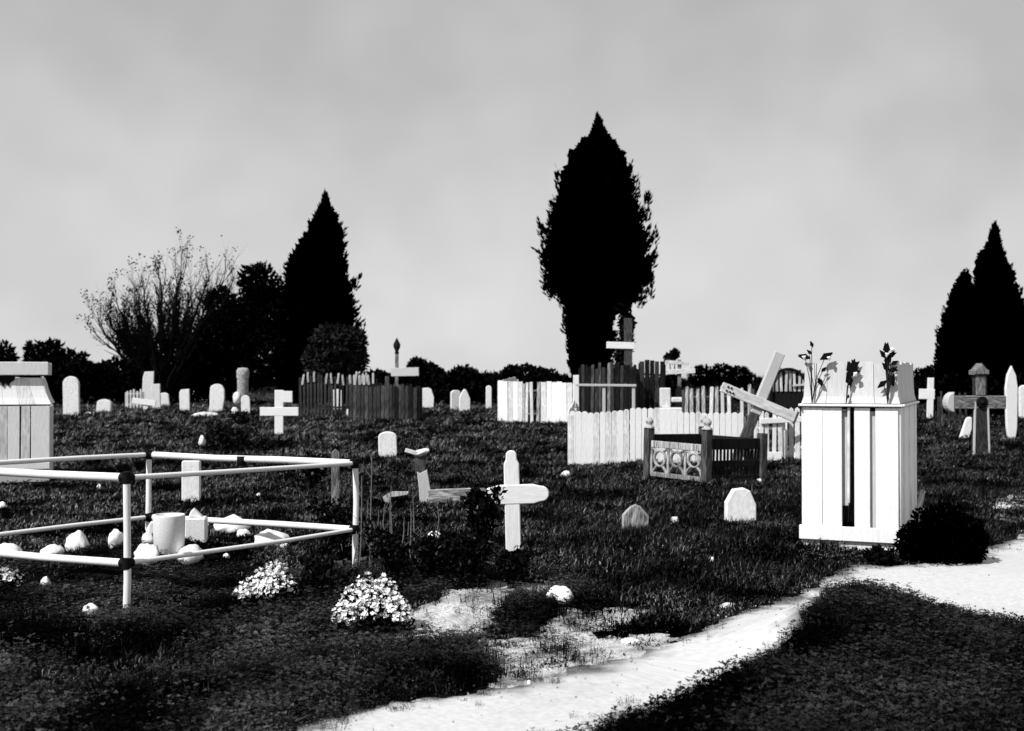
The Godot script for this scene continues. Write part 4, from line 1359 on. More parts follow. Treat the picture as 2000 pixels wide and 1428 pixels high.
func panel(t: Node3D, a: Vector3, b: Vector3, scroll: bool, spindles := 15) -> void:
	var al := b - a
	var n := al.normalized()
	var yaw := atan2(-n.z, n.x)
	var ln := al.length() - 0.14
	var o := a + n * 0.07
	var bs := Basis(Vector3.UP, yaw)
	if scroll:
		part("top_rail", box(ln, 0.1, 0.05), M.worn, t, Transform3D(bs, o + n * ln / 2 + Vector3(0, 0.46, 0)))
		part("bottom_rail", box(ln, 0.07, 0.04), M.grey_wood, t, Transform3D(bs, o + n * ln / 2 + Vector3(0, 0.02, 0)))
		for i in 3:
			var m := o + n * (ln * (i + 0.5) / 3) + Vector3(0, 0.31, 0)
			var st := begin()
			var ring := []
			var rr := []
			for k in 13:
				ring.append(bs * Vector3(cos(TAU * k / 12) * 0.12, sin(TAU * k / 12) * 0.12, 0)); rr.append(0.025)
			put_tube(st, ring, rr, 6, false)
			for s in [-1, 1]:
				put_tube(st, [bs * Vector3(s * 0.05, -0.1, 0), bs * Vector3(s * 0.13, -0.18, 0), bs * Vector3(s * 0.16, -0.27, 0)], [0.025, 0.022, 0.025], 6)
				put_tube(st, [bs * Vector3(s * 0.06, 0.1, 0), bs * Vector3(s * 0.15, 0.15, 0)], [0.025, 0.022], 6)
			part("scroll", st.commit(), [M.worn, M.grey_wood, M.worn][i], t, Transform3D(Basis(Vector3(0, 1, 0), 0.0) * Basis.from_scale(Vector3(1, 1.0 - 0.08 * i, 1)), m))
		for i in 4:
			part("baluster", box(0.04, 0.42, 0.03), M.worn, t, Transform3D(bs, o + n * (ln * i / 3.0) + Vector3(0, 0.06, 0)))
	else:
		for r in ([[0.5, 0.16], [0.24, 0.1], [0.0, 0.12]] if spindles else [[0.5, 0.16]]):
			part("side_rail", box(ln, r[1], 0.04), M.black_wood, t, Transform3D(bs, o + n * ln / 2 + Vector3(0, r[0], 0)))
		for i in spindles:
			part("spindle", box(0.03, 0.52, 0.025, 0.003), M.black_wood, t, Transform3D(bs, o + n * (ln * i / 14.0) + Vector3(0, 0.02, 0)))

func sprig(label: String, box_node: Node3D, local: Vector3, lv: Array, sd: int) -> void:
	rng.seed = sd
	var t := thing("flower_spray", label, "flowers", box_node.transform * local, box_node.rotation.y)
	var st := begin()
	for l in lv:
		put_tube(st, [Vector3(0, 0, 0), Vector3(l[0] * 0.3, l[1] * 0.5, 0.01), Vector3(l[0], l[1], rng.randf_range(-0.03, 0.03))], [0.005, 0.004, 0.003], 5, false)
	part("stem", st.commit(), M.leaf_grey, t)
	var list := []
	for l in lv:
		for r in 2:
			var b := Vector3(l[0], l[1], rng.randf_range(-0.02, 0.02))
			var a := deg_to_rad(90.0 + l[3] + rng.randf_range(-25, 25))
			var dir := Vector3(cos(a), sin(a), rng.randf_range(-0.3, 0.3)).normalized()
			list.append([b - dir * l[2] * 0.55, b + dir * l[2] * 0.8, dir.cross(Vector3(0.2, 0.1, 1)).normalized() * l[2] * 0.34])
	part("leaf", leaves(list), M.leaf, t)
	for i in 2:
		var l: Array = lv[(i * 2) % lv.size()]
		part("blossom", lathe([Vector2(0, 0), Vector2(0.01, 0.012), Vector2(0.014, 0.03), Vector2(0.02, 0.042), Vector2(0, 0.034)], 8), M.flower, t, X(Vector3(l[0] + rng.randf_range(-0.05, 0.05), l[1] - rng.randf_range(0.02, 0.08), 0.03), Vector3(rng.randf_range(0, 0.6), 0, rng.randf_range(-0.6, 0.6))))

func cross(called: String, label: String, foot: Vector3, h: float, w: float, th: float, arm_y: float, arm_l: float, arm_r: float, arm_w: float, m: Material, lean := 0.0, turn := 0.0, ends := "round") -> Node3D:
	var t := thing(called, label, "cross", foot, turn)
	t.rotation.z = lean
	var a := w / 2
	var up: Array
	var ar: Array
	var b := arm_w / 2
	if ends == "round":
		up = [Vector2(-a, -0.15), Vector2(a, -0.15), Vector2(a, h - w * 0.9), Vector2(a * 0.72, h - w * 0.6)] + arc(0, h - a * 0.7, a * 0.72, a * 0.7, 20, 160, 7) + [Vector2(-a * 0.72, h - w * 0.6), Vector2(-a, h - w * 0.9)]
		ar = [Vector2(-b, -arm_l + arm_w * 0.8), Vector2(-b * 0.8, -arm_l + arm_w * 0.45)] + arc(0, -arm_l + b * 0.8, b * 0.8, b * 0.8, 200, 340, 7) + [Vector2(b * 0.8, -arm_l + arm_w * 0.45), Vector2(b, -arm_l + arm_w * 0.8), Vector2(b, arm_r - arm_w * 0.8), Vector2(b * 0.8, arm_r - arm_w * 0.45)] + arc(0, arm_r - b * 0.8, b * 0.8, b * 0.8, 20, 160, 7) + [Vector2(-b * 0.8, arm_r - arm_w * 0.45), Vector2(-b, arm_r - arm_w * 0.8)]
	else:
		up = [Vector2(-a, -0.15), Vector2(a, -0.15), Vector2(a, h), Vector2(-a, h)]
		ar = [Vector2(-b, -arm_l), Vector2(b, -arm_l), Vector2(b, arm_r), Vector2(-b, arm_r)]
	part("upright", extrude(up, th, 0.008), m, t)
	part("crossarm", extrude(ar, th + 0.008, 0.008), m, t, X(Vector3(0, arm_y, 0.001), Vector3(0, 0, -PI / 2)))
	return t

func make_markers() -> void:
	rng.seed = 71
	# the white wooden cross in the middle
	var p := spot(1003, 1078)
	var k := -p.z / F
	cross("wooden_cross", "white wooden cross with rounded ends beside a dark rose bush in centre foreground", p, 198 * k, 30 * k, 0.045, 112 * k, 55 * k, 72 * k, 38 * k, M.white, 0.025, 0.05)
	# the white cross with a block at its head
	p = spot(545, 850)
	k = -p.z / F
	var t := cross("wooden_cross", "white cross with a square block on one side of its head, left of centre", p, 88 * k, 17 * k, 0.05, 46 * k, 37 * k, 38 * k, 17 * k, M.white, 0.0, 0.0, "square")
	part("head_block", box(20 * k, 22 * k, 0.045), M.white, t, X(Vector3(16 * k, 64 * k, 0.004)))
	# big leaning cross
	p = at(1430, 900, 19.95)
	p.y = H(p.x, p.z)
	t = thing("leaning_cross", "large weathered grey cross leaning right over the white picket fence", "cross", p)
	t.rotation.z = deg_to_rad(-22.5)
	t.rotation.y = 0.05
	part("upright", box(0.17, 2.1, 0.1, 0.012), M.dark_wood2, t, X(Vector3(0, -0.05, 0)))
	part("upright_top", box(0.18, 1.12, 0.112, 0.012), M.dull, t, X(Vector3(0, 1.02, 0)))
	var arm := part("crossarm", box(0.17, 1.36, 0.05, 0.008), M.white3, t, X(Vector3(-0.72, 1.22, 0.085), Vector3(0, 0, -PI / 2)))
	part("end_cap", box(0.22, 0.03, 0.07, 0.006), M.dark_wood2, t, X(Vector3(0.64, 1.22, 0.085), Vector3(0, 0, -PI / 2)))
	for i in 5:
		part("crossarm_bolt", lathe([Vector2(0, 0.02), Vector2(0.018, 0.016), Vector2(0.018, 0)], 8), M.iron, t, X(Vector3(-0.62 + 0.06 * (i / 2), 1.19 + 0.07 * (i % 2), 0.111), Vector3(PI / 2, 0, 0)))
	# grey cross at the right
	p = spot(1914, 889)
	k = -p.z / F
	t = thing("grey_cross", "weathered grey cross with dark round boss and capped head at right", "cross", p, 0.08)
	part("upright", extrude([Vector2(-16 * k, -0.1), Vector2(17 * k, -0.1), Vector2(15 * k, 30 * k), Vector2(12 * k, 90 * k), Vector2(12 * k, 158 * k), Vector2(-11 * k, 158 * k), Vector2(-13 * k, 90 * k), Vector2(-14 * k, 20 * k)], 0.16, 0.02), M.dark_wood, t)
	for s in [-1.0, 1.0]:  # pale strips that paint the lit edges of the upright
		beam("lit_edge_strip", t, Vector3(s * 15.5 * k, -0.05, 0.07), Vector3(s * 12.5 * k, 1.05, 0.07), 0.035, 0.05, M.dull)
	part("upright_head", box(20 * k, 40 * k, 0.175, 0.015), M.grey_wood, t, X(Vector3(-1 * k, 116 * k, 0)))
	part("cap", extrude([Vector2(-15 * k, 0), Vector2(15 * k, 0), Vector2(15 * k, 8 * k), Vector2(11 * k, 10 * k), Vector2(4 * k, 18 * k), Vector2(0, 22 * k), Vector2(-4 * k, 18 * k), Vector2(-11 * k, 10 * k), Vector2(-15 * k, 8 * k)], 0.26, 0.015), M.grey_wood, t, X(Vector3(-1 * k, 157 * k, 0)))
	part("crossarm", box(26 * k, 108 * k, 0.18, 0.015), M.grey_wood, t, X(Vector3(-58 * k, 103 * k, 0), Vector3(0, 0, -PI / 2)))
	part("arm_end", extrude(arc(0, 0, 16 * k, 20 * k, 90, 270, 10), 0.22, 0.02), M.dull, t, X(Vector3(-55 * k, 103 * k, 0)))
	part("boss", lathe([Vector2(0, 0.08), Vector2(0.03, 0.075), Vector2(0.05, 0.03), Vector2(0.085, 0.05), Vector2(0.12, 0.03), Vector2(0.12, 0)], 16), M.iron, t, X(Vector3(0, 103 * k, 0.085), Vector3(PI / 2, 0, 0)))
	# broken cross lying with one arm on the ground
	p = spot(828, 984)
	k = -p.z / F
	t = thing("broken_cross", "broken white cross half sunk, its arm resting on the ground left of the main cross", "cross", p, 0.1)
	part("upright", extrude([Vector2(-8 * k, -0.1), Vector2(18 * k, -0.1), Vector2(12 * k, 50 * k), Vector2(10 * k, 66 * k), Vector2(-4 * k, 60 * k), Vector2(-10 * k, 64 * k), Vector2(-8 * k, 30 * k)], 0.05, 0.006), M.dull, t, X(Vector3.ZERO, Vector3(0, 0, 0.06)))
	part("dark_upper", box(22 * k, 36 * k, 0.045), M.dark_wood2, t, X(Vector3(-6 * k, 58 * k, -0.01), Vector3(0, 0, 0.04)))
	part("broken_head", rock(7, Vector3(17 * k, 7 * k, 0.06)), M.stone2, t, X(Vector3(-6 * k, 100 * k, 0.0), Vector3(0, 0, 0.25)))
	part("head_splinter", box(8 * k, 34 * k, 0.03), M.white3, t, X(Vector3(-4 * k, 96 * k, 0.03), Vector3(0, 0, 1.3)))
	part("crossarm", box(26 * k, 84 * k, 0.05), M.worn, t, X(Vector3(8 * k, 15 * k, 0.05), Vector3(0, 0, -PI / 2 + 0.03)))
	part("fallen_arm", extrude([Vector2(0, 0), Vector2(8 * k, -24 * k), Vector2(15 * k, -22 * k), Vector2(14 * k, -2 * k), Vector2(48 * k, 2 * k), Vector2(52 * k, 9 * k), Vector2(20 * k, 10 * k)], 0.03, 0.004), M.worn, t, X(Vector3(-80 * k, 16 * k, 0.12), Vector3(-0.3, 0.2, 0)))
	# tall pale arm of a cross before the big tree
	p = at(1227, 790, 38.0)
	p.y = H(p.x, p.z)
	k = 38.0 / F
	t = thing("tall_cross", "tall grey post with a short white arm in front of the big tree", "cross", p)
	part("upright", box(15 * k, at(1227, 622, 38.0).y - p.y, 0.2), M.dark_wood2, t)
	part("crossarm", box(13 * k, 54 * k, 0.24), M.white, t, X(Vector3(-42 * k, at(1227, 674, 38.0).y - p.y, 0.02), Vector3(0, 0, -PI / 2 - 0.03)))
	# pale planks right of the dark panel
	p = at(1328, 800, 33.0)
	p.y = H(p.x, p.z)
	t = thing("sign_board", "pale horizontal boards on a post right of the dark plank panel", "board", p)
	var q := at(1300, 727, 33.0) - p
	beam("plank", t, q, at(1358, 724, 33.0) - p, 0.14, 0.04, M.white2)
	beam("plank", t, at(1300, 707, 33.0) - p, at(1345, 710, 33.0) - p, 0.1, 0.035, M.white3)
	part("post", box(0.1, q.y + 0.35, 0.08), M.grey_wood, t, X(Vector3(0, 0, -0.07)))

	var st := "headstone"
	slab(st, "tall narrow white headstone with rounded top, leftmost of the far graves", "headstone", 125, 155, 735, 814, "round", M.stone, 0.14, 0.02)
	slab(st, "squat white block headstone right of the leftmost tall round one", "headstone", 189, 216, 780, 809, "soft", M.stone, 0.2, -0.05)
	slab(st, "small white leaning marker beside a narrow slab, left of the low white fence", "marker", 222, 232, 736, 764, "slant", M.stone2, 0.1, -0.25)
	slab(st, "narrow upright white slab at the left end of the low white fence", "headstone", 237, 248, 727, 770, "square", M.stone, 0.1, 0.0)
	slab(st, "tall white slab at the right end of the low white fence", "headstone", 277, 298, 725, 792, "slant", M.stone, 0.12, -0.04)
	slab(st, "white slab just right of the tall slab by the low white fence", "headstone", 298, 314, 750, 799, "square", M.stone2, 0.1, 0.03)
	slab(st, "small rounded white stone leaning on the slab by the low fence", "headstone", 311, 332, 767, 795, "soft", M.stone, 0.12, 0.1)
	slab(st, "thin pale broken stake between the left grave cluster and the square block", "marker", 334, 349, 742, 778, "slant", M.stone2, 0.08, 0.08)
	slab(st, "white headstone with a lower block behind it under the bare tree", "headstone", 352, 371, 760, 805, "slant", M.stone, 0.12, 0.03)
	slab(st, "low whitish block half behind a white headstone under the bare tree", "headstone", 366, 385, 762, 781, "square", M.stone2, 0.2, 0.0)
	slab(st, "white shouldered headstone with a wide base right of the bare tree", "headstone", 408, 438, 750, 806, "shoulder", M.stone, 0.14, 0.0)
	slab(st, "small white rounded headstone right below the mottled post", "headstone", 472, 489, 772, 808, "round", M.stone, 0.1, 0.03)
	slab(st, "white headstone against the dark picket fence right of the block-headed cross", "headstone", 648, 670, 760, 803, "soft", M.stone, 0.1, 0.02)
	slab(st, "tiny white stake at the left foot of the dark plank fence", "marker", 676, 686, 798, 816, "round", M.stone, 0.06, -0.05)
	slab(st, "white peaked headstone right of the dark plank fence", "headstone", 816, 846, 757, 800, "eight", M.stone, 0.12, -0.06)
	slab(st, "pale notched headstone, wider of the pair before the far bushes", "headstone", 880, 900, 762, 803, "soft", M.stone2, 0.14, 0.0, 0.35)
	slab(st, "pale pointed headstone touching the notched one before the far bushes", "headstone", 897, 918, 760, 806, "gable", M.stone, 0.14, 0.0, 0.2)
	slab("white_post", "slim white post just left of the white board fence", "post", 949, 960, 753, 799, "round", M.white, 0.1, 0.0)
	slab(st, "white rounded headstone with chipped right edge in the grass left of centre", "headstone", 740, 776, 843, 891, "soft", M.stone, 0.12, 0.03)
	slab(st, "white square-topped slab standing behind the pipe railing", "headstone", 356, 391, 900, 980, "square", M.stone, 0.1, 0.0)
	slab(st, "grey split wooden marker with a gabled top right of the white cross", "marker", 1213, 1267, 985, 1031, "gable", M.worn, 0.05, -0.03, 0.25)
	slab(st, "bright white headstone with an angled top left of the box tomb", "headstone", 1416, 1476, 953, 1021, "eight", M.stone, 0.1, 0.0)
	slab(st, "small white leaning slab left of the grey cross's foot", "headstone", 1871, 1888, 812, 857, "round", M.stone, 0.08, -0.35)
	slab("white_stake", "tall white spindle-shaped stake right of the grey cross", "marker", 1963, 1988, 715, 856, "spindle", M.white, 0.08, 0.0)
	slab(st, "broad white slab at the right picture edge behind the white stake", "headstone", 1990, 2016, 752, 820, "soft", M.stone, 0.1, 0.0)
	p = spot(1816, 820)
	k = -p.z / F
	cross("wooden_cross", "slim white cross partly hidden behind the right side of the box tomb", p, 82 * k, 12 * k, 0.06, 50 * k, 22 * k, 8 * k, 20 * k, M.white, -0.03, 0.0, "square")
	# mottled round post
	p = spot(474, 800)
	k = -p.z / F
	t = thing("mottled_post", "mottled rounded stone post under the left conifer", "monument", p)
	part("shaft", lathe([Vector2(0, -0.1), Vector2(11 * k, -0.1), Vector2(11 * k, 60 * k), Vector2(12.5 * k, 66 * k), Vector2(12.5 * k, 76 * k), Vector2(9 * k, 81 * k), Vector2(0, 82 * k)], 14), M.mottled, t)
	part("foot_stone", rock(19, Vector3(9 * k, 12 * k, 0.12)), M.stone2, t, X(Vector3(-9 * k, 22 * k, 0.2)))
	# small fallen cross of planks by the left slabs
	p = spot(285, 802)
	k = -p.z / F
	t = thing("plank_cross", "low white horizontal plank on a short stake among the left graves", "marker", p)
	part("stake", box(9 * k, 22 * k, 0.08), M.white, t, X(Vector3(0, -0.03, 0)))
	beam("plank", t, Vector3(-26 * k, 20 * k, 0.05), Vector3(20 * k, 14 * k, 0.05), 11 * k, 0.05, M.white)
	# pale low mound slab by the shouldered headstone
	p = spot(402, 812)
	k = -p.z / F
	var o := part("grave_slab", rock(23, Vector3(28 * k, 7 * k, 0.5)), M.stone2, self, X(p))
	tag(o, "low pale slab at the foot of the shouldered headstone", "grave slab")
	# dark weathered stake in the bushes right of the pipe railing
	p = spot(655, 992)
	k = -p.z / F
	o = part("wooden_stake", extrude(picket_shape(15 * k, 115 * k, "point"), 0.04, 0.004), M.grey_wood, self, X(p, Vector3(0, 0.2, 0.0)))
	tag(o, "weathered pointed grey stake behind the right end of the pipe railing", "stake")

func make_pipe_enclosure() -> void:
	rng.seed = 81
	var c1 := spot(247, 1196)
	c1 = Vector3(-2.65, 0, -8.09)
	var c2 := Vector3(-1.34, 0, -9.97)
	var c3 := Vector3(-3.33, 0, -10.8)
	var c4 := c1 + (c3 - c2)
	var t := thing("pipe_railing", "white two-rail pipe railing with dark corner joints around a grave at left", "railing", c1)
	var tops := [[247, 933, 1100, c1], [694, 905, 1034, c2], [291, 888, 1010, c3]]
	var hi := []
	var lo := []
	for q in tops:
		var v: Vector3 = q[3]
		hi.append(at(q[0], q[1], -v.z) - c1)
		lo.append(at(q[0], q[2], -v.z) - c1)
	hi.append(hi[0] + (hi[2] - hi[1]))
	lo.append(lo[0] + (lo[2] - lo[1]))
	var rr := [[0, 1, 0.019], [1, 2, 0.03], [2, 3, 0.021], [3, 0, 0.03]]
	for r in rr:
		pipe("top_rail", t, hi[r[0]], hi[r[1]], r[2], M.white)
		pipe("lower_rail", t, lo[r[0]], lo[r[1]], r[2] * 0.92, M.white)
	for i in 4:
		var top: Vector3 = hi[i]
		var g := H(top.x + c1.x, top.z + c1.z) - c1.y - 0.12
		pipe("post", t, Vector3(top.x, g, top.z), top, 0.0245, M.white)
		for h in [hi[i], lo[i]]:
			var st := begin()
			var nrm := 0.032
			put_tube(st, [h - Vector3.UP * 0.042, h - Vector3.UP * 0.034, h + Vector3.UP * 0.034, h + Vector3.UP * 0.04], [nrm * 0.85, nrm, nrm, nrm * 0.8], 12)
			var list: Array = hi if h == hi[i] else lo
			for j in [(i + 1) % 4, (i + 3) % 4]:
				var dv: Vector3 = (list[j] - h).normalized()
				put_tube(st, [h, h + dv * 0.046, h + dv * 0.05], [nrm, nrm, nrm * 0.9], 12)
			part("corner_joint", st.commit(), M.iron, t)
	var m: Vector3 = hi[1].lerp(hi[2], 0.53)
	part("rail_collar", lathe([Vector2(0, -0.04), Vector2(0.045, -0.04), Vector2(0.045, 0.04), Vector2(0, 0.04)], 10), M.iron, t, X(m - Vector3(0, 0.02, 0)))
	# what lies on the grave inside
	var p := spot(330, 1071)
	var k := -p.z / F
	t = thing("concrete_pot", "round pale concrete pot on the grave inside the pipe railing", "pot", p)
	var r := 31 * k
	var hh := 66 * k
	part("body", lathe([Vector2(0, -0.03), Vector2(r * 0.93, -0.03), Vector2(r, hh - 0.012), Vector2(r - 0.006, hh), Vector2(r - 0.028, hh), Vector2(r - 0.035, hh - 0.06), Vector2(0, hh - 0.06)], 28), M.concrete, t)
	p = spot(382, 1056)
	k = -p.z / F
	t = thing("stone_block", "square pale stone block right of the concrete pot inside the railing", "block", p + Vector3(0, 0, -0.02), 0.15)
	part("body", box(40 * k, 50 * k, 0.17, 0.012), M.concrete, t, X(Vector3(0, -0.02, 0)))
	var top := t.position + Vector3(-0.0, 50 * k - 0.02, 0)
	var o := part("stone_wedge", extrude([Vector2(-14 * k, 0), Vector2(14 * k, -0.0), Vector2(10 * k, 4 * k), Vector2(-6 * k, 17 * k), Vector2(-12 * k, 10 * k)], 0.1, 0.008), M.stone, self, X(top, Vector3(0, 0.2, -0.12)))
	tag(o, "small white wedge of stone lying on the square block", "stone")
	stone("white dome-shaped rock on the grave left of the front railing post", 152, 1074, 58, 34, 5, M.stone)
	stone("jagged white rock just left of the front railing post", 226, 1064, 34, 28, 6, M.stone)
	stone("upright white stone fragment at the left foot of the concrete pot", 296, 1046, 26, 26, 8, M.stone)
	stone("white rock with a dark hollow right of the front railing post", 287, 1094, 52, 30, 9, M.stone)
	stone("broad white dome rock behind the front right rail", 368, 1092, 62, 28, 10, M.stone)
	stone("small grey stone between the front post and the concrete pot", 289, 1060, 26, 20, 11, M.concrete)
	stone("white rocks heaped on the front left lower rail", 102, 1086, 56, 20, 12, M.stone)
	stone("white rock at the left picture edge on the lower rail", 14, 1084, 60, 22, 13, M.stone)
	stone("flat jagged white rock along the back right lower rail", 452, 1034, 90, 26, 14, M.stone)
	stone("white rock heap near the right end of the front right rail", 533, 1064, 72, 28, 15, M.stone)
	stone("small white stone below the back right rail", 476, 1048, 36, 14, 16, M.stone)
	stone("white stone under the front right rail near its right end", 556, 1070, 20, 9, 17, M.stone)
	stone("small white stone on the grass below the front right rail", 441, 1090, 16, 10, 18, M.stone)
	stone("small white rock at the left edge behind the back left rail", 4, 996, 22, 16, 20, M.stone)

func flower_bush(label: String, px: float, py: float, w: float, h: float, sd: int, n: int, cover: Array) -> void:
	rng.seed = sd
	var p := spot(px, py)
	var k := -p.z / F
	var t := thing("flower_bush", label, "flowering bush", p)
	var list := []
	var cols := PackedColorArray()
	var vs := []
	var W := w * k
	var Hh := h * k
	var lobes := []
	for i in 9:
		var u := rng.randf_range(-1, 1)
		var c := Vector3(u * 0.36 * W, 0, rng.randf_range(-0.28, 0.28) * W)
		lobes.append([c, Vector3(W * 0.2, Hh * rng.randf_range(0.7, 1.0) * (1.0 - 0.3 * u * u), W * 0.2)])
	for i in n * 3:
		var lb: Array = lobes[rng.randi() % lobes.size()]
		var dir := rdir()
		dir.y = absf(dir.y)
		var r: Vector3 = lb[1]
		var q: Vector3 = lb[0] + dir * r * pow(rng.randf(), 0.3) * 0.97
		var dd := (rdir() + dir).normalized()
		list.append([q, q + dd * 0.035, dd.cross(rdir()).normalized() * 0.009])
		var g := rng.randf_range(0.003, 0.016)
		cols.append(Color(g, g, g))
	for i in n:
		var lb: Array = lobes[rng.randi() % lobes.size()]
		var dir := rdir()
		dir.y = absf(dir.y)
		dir = (dir + Vector3(-0.3, 0.35, 0.2)).normalized()
		if dir.y < 0.5 and rng.randf() < 0.82: dir.y = rng.randf_range(0.5, 1.2)
		dir = dir.normalized()
		var r: Vector3 = lb[1]
		var q: Vector3 = lb[0] + dir * r * rng.randf_range(0.94, 1.12)
		var s := rng.randf_range(0.009, 0.017)
		var up := (dir + rdir() * 0.6).normalized()
		var e0 := up.cross(Vector3(0.3, 0.1, 0.9)).normalized()
		for j in 6:
			var e := e0.rotated(up, TAU * j / 6)
			vs.append([q, q + e * s * 1.1 + up * s * rng.randf_range(0.1, 0.8), up.cross(e) * s * 0.6])
		for j in 3:
			var e := rdir()
			vs.append([q - e * s * 0.6, q + e * s * 0.6, e.cross(up).normalized() * s * 0.5])
	part("foliage", leaves(list, cols), M.tint, t)
	var fl := part("blossoms", leaves(vs), M.flower, t)
	fl.set_meta("kind", "stuff")

func shrub_here(called: String, label: String, category: String, px: float, py: float, w: float, h: float, sd: int, n: int, leaf: float, tone: float, upright := 0.3) -> void:
	rng.seed = sd
	var p := spot(px, py)
	var k := -p.z / F
	var t := thing(called, label, category, p)
	var st := begin()
	var list := []
	var cols := PackedColorArray()
	var stems := 9
	for i in stems:
		var a := rng.randf_range(0, TAU)
		var rr := sqrt(rng.randf()) * w * k / 2
		var hh := h * k * rng.randf_range(0.55, 1.0)
		var b := Vector3(cos(a) * rr * 0.35, -0.03, sin(a) * rr * 0.35)
		var e := Vector3(cos(a) * rr, hh, sin(a) * rr * 0.8)
		var mid := b.lerp(e, 0.5) + Vector3(0, hh * upright * 0.3, 0) + rdir() * 0.03
		put_tube(st, [b, mid, e], [0.008, 0.005, 0.003], 5, false)
		for j in n / stems:
			var u := sqrt(rng.randf_range(0.05, 1.0))
			var q := b.lerp(mid, u).lerp(mid.lerp(e, u), u) + rdir() * Vector3(0.11, 0.08, 0.11) * (w * k)
			if q.y < 0.01: q.y = rng.randf() * 0.06
			var dd := (rdir() + Vector3.UP * 0.3).normalized()
			var ln := leaf * rng.randf_range(0.6, 1.4)
			list.append([q, q + dd * ln, dd.cross(rdir()).normalized() * ln * 0.32])
			var g := tone * rng.randf_range(0.3, 1.8)
			if rng.randf() < 0.03: g = 0.12
			cols.append(Color(g, g, g))
	part("stems", st.commit(), M.bark, t)
	part("foliage", leaves(list, cols), M.tint, t)

func make_plants() -> void:
	flower_bush("rounded bush of white flowers left of the dead stalks in the foreground", 524, 1182, 116, 84, 301, 620, [])
	flower_bush("larger spreading bush of white flowers beside the bare soil mound", 728, 1232, 150, 106, 302, 900, [])
	flower_bush("white flowers at the left picture edge below the front rail", 8, 1158, 70, 56, 303, 110, [])
	shrub_here("rose_bush", "dark leafy rose bush hugging the left side of the white wooden cross", "bush", 938, 1110, 90, 165, 311, 900, 0.05, 0.006, 1.0)
	shrub_here("rose_bush", "dark low bush covering the foot of the white wooden cross", "bush", 1006, 1148, 80, 78, 312, 700, 0.04, 0.007)
	shrub_here("leafy_shrub", "dark tangled shrub between the dead stalks and the white cross", "bush", 880, 1150, 160, 110, 313, 1500, 0.045, 0.007)
	shrub_here("leafy_shrub", "dark tangled shrub behind the large white flower bush", "bush", 790, 1140, 170, 110, 314, 1400, 0.045, 0.008)
	shrub_here("leafy_shrub", "low dark shrub right of the rounded white flower bush", "bush", 625, 1165, 110, 70, 315, 900, 0.05, 0.01)
	shrub_here("leafy_shrub", "dark shrub at the right end of the pipe railing", "bush", 660, 1080, 120, 110, 316, 900, 0.045, 0.008)
	shrub_here("leafy_shrub", "dark flower bed with pale bits behind the back rail", "bush", 455, 880, 130, 50, 317, 900, 0.08, 0.012)
	shrub_here("leafy_shrub", "dark shrub beside the foot of the block-headed white cross", "bush", 480, 835, 70, 32, 318, 500, 0.08, 0.01)
	shrub_here("leafy_shrub", "dark shrub behind the upper part of the pipe railing's right corner", "bush", 610, 960, 120, 70, 319, 900, 0.06, 0.007)
	shrub_here("leafy_shrub", "dark weedy clump at the foot of the box tomb", "bush", 1720, 1104, 80, 30, 320, 700, 0.045, 0.006)
	shrub_here("leafy_shrub", "dark clump of weeds right of the broken cross", "bush", 945, 985, 40, 36, 321, 250, 0.05, 0.01)
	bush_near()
	# dead upright stalks
	rng.seed = 330
	var spots := [[700, 1130, 706, 930], [722, 1130, 728, 880], [748, 1120, 752, 985], [776, 1135, 790, 1010], [760, 1140, 764, 1000], [800, 1125, 798, 1020], [690, 1140, 694, 1040], [735, 1130, 741, 1000]]
	var names := ["beside the railing's right post", "tallest of the row right of the railing", "in the middle of the row, rather short", "leaning right above the large flower bush", "straight, just above the large flower bush", "rightmost of the row, short", "leftmost of the row, lowest", "thin, behind the tallest one"]
	var order := ["first", "second", "third", "fourth", "fifth", "sixth", "seventh", "eighth", "last"]
	for i in 9:
		var fx := 708.0 + i * 18.0 + rng.randf_range(-4, 4)
		var fy := rng.randf_range(1060, 1140)
		spots.append([fx, fy, fx + rng.randf_range(-14, 14), fy - rng.randf_range(60, 150)])
		names.append(order[i] + " from left among the shrubs before the broken cross")
	for i in spots.size():
		var s: Array = spots[i]
		var p := spot(s[0], s[1])
		var k := -p.z / F
		var t := thing("dead_stalk", "dry thin plant stalk " + names[i], "plant", p, 0.0, "dry stalks right of the pipe railing" if i < 8 else "dry stalks among the shrubs before the broken cross")
		var st := begin()
		var e := Vector3((s[2] - s[0]) * k, (s[1] - s[3]) * k, rng.randf_range(-0.06, 0.06))
		put_tube(st, [Vector3(0, -0.03, 0), e * 0.35 + rdir() * 0.015, e * 0.7 + rdir() * 0.02, e], [0.0065, 0.006, 0.005, 0.003], 5)
		for j in 4:
			var u := rng.randf_range(0.4, 0.95)
			put_tube(st, [e * u, e * u + Vector3(rng.randf_range(-0.08, 0.08), 0.06, rng.randf_range(-0.05, 0.05))], [0.003, 0.001], 4, false)
		part("stalk", st.commit(), plain_stalk(), t)

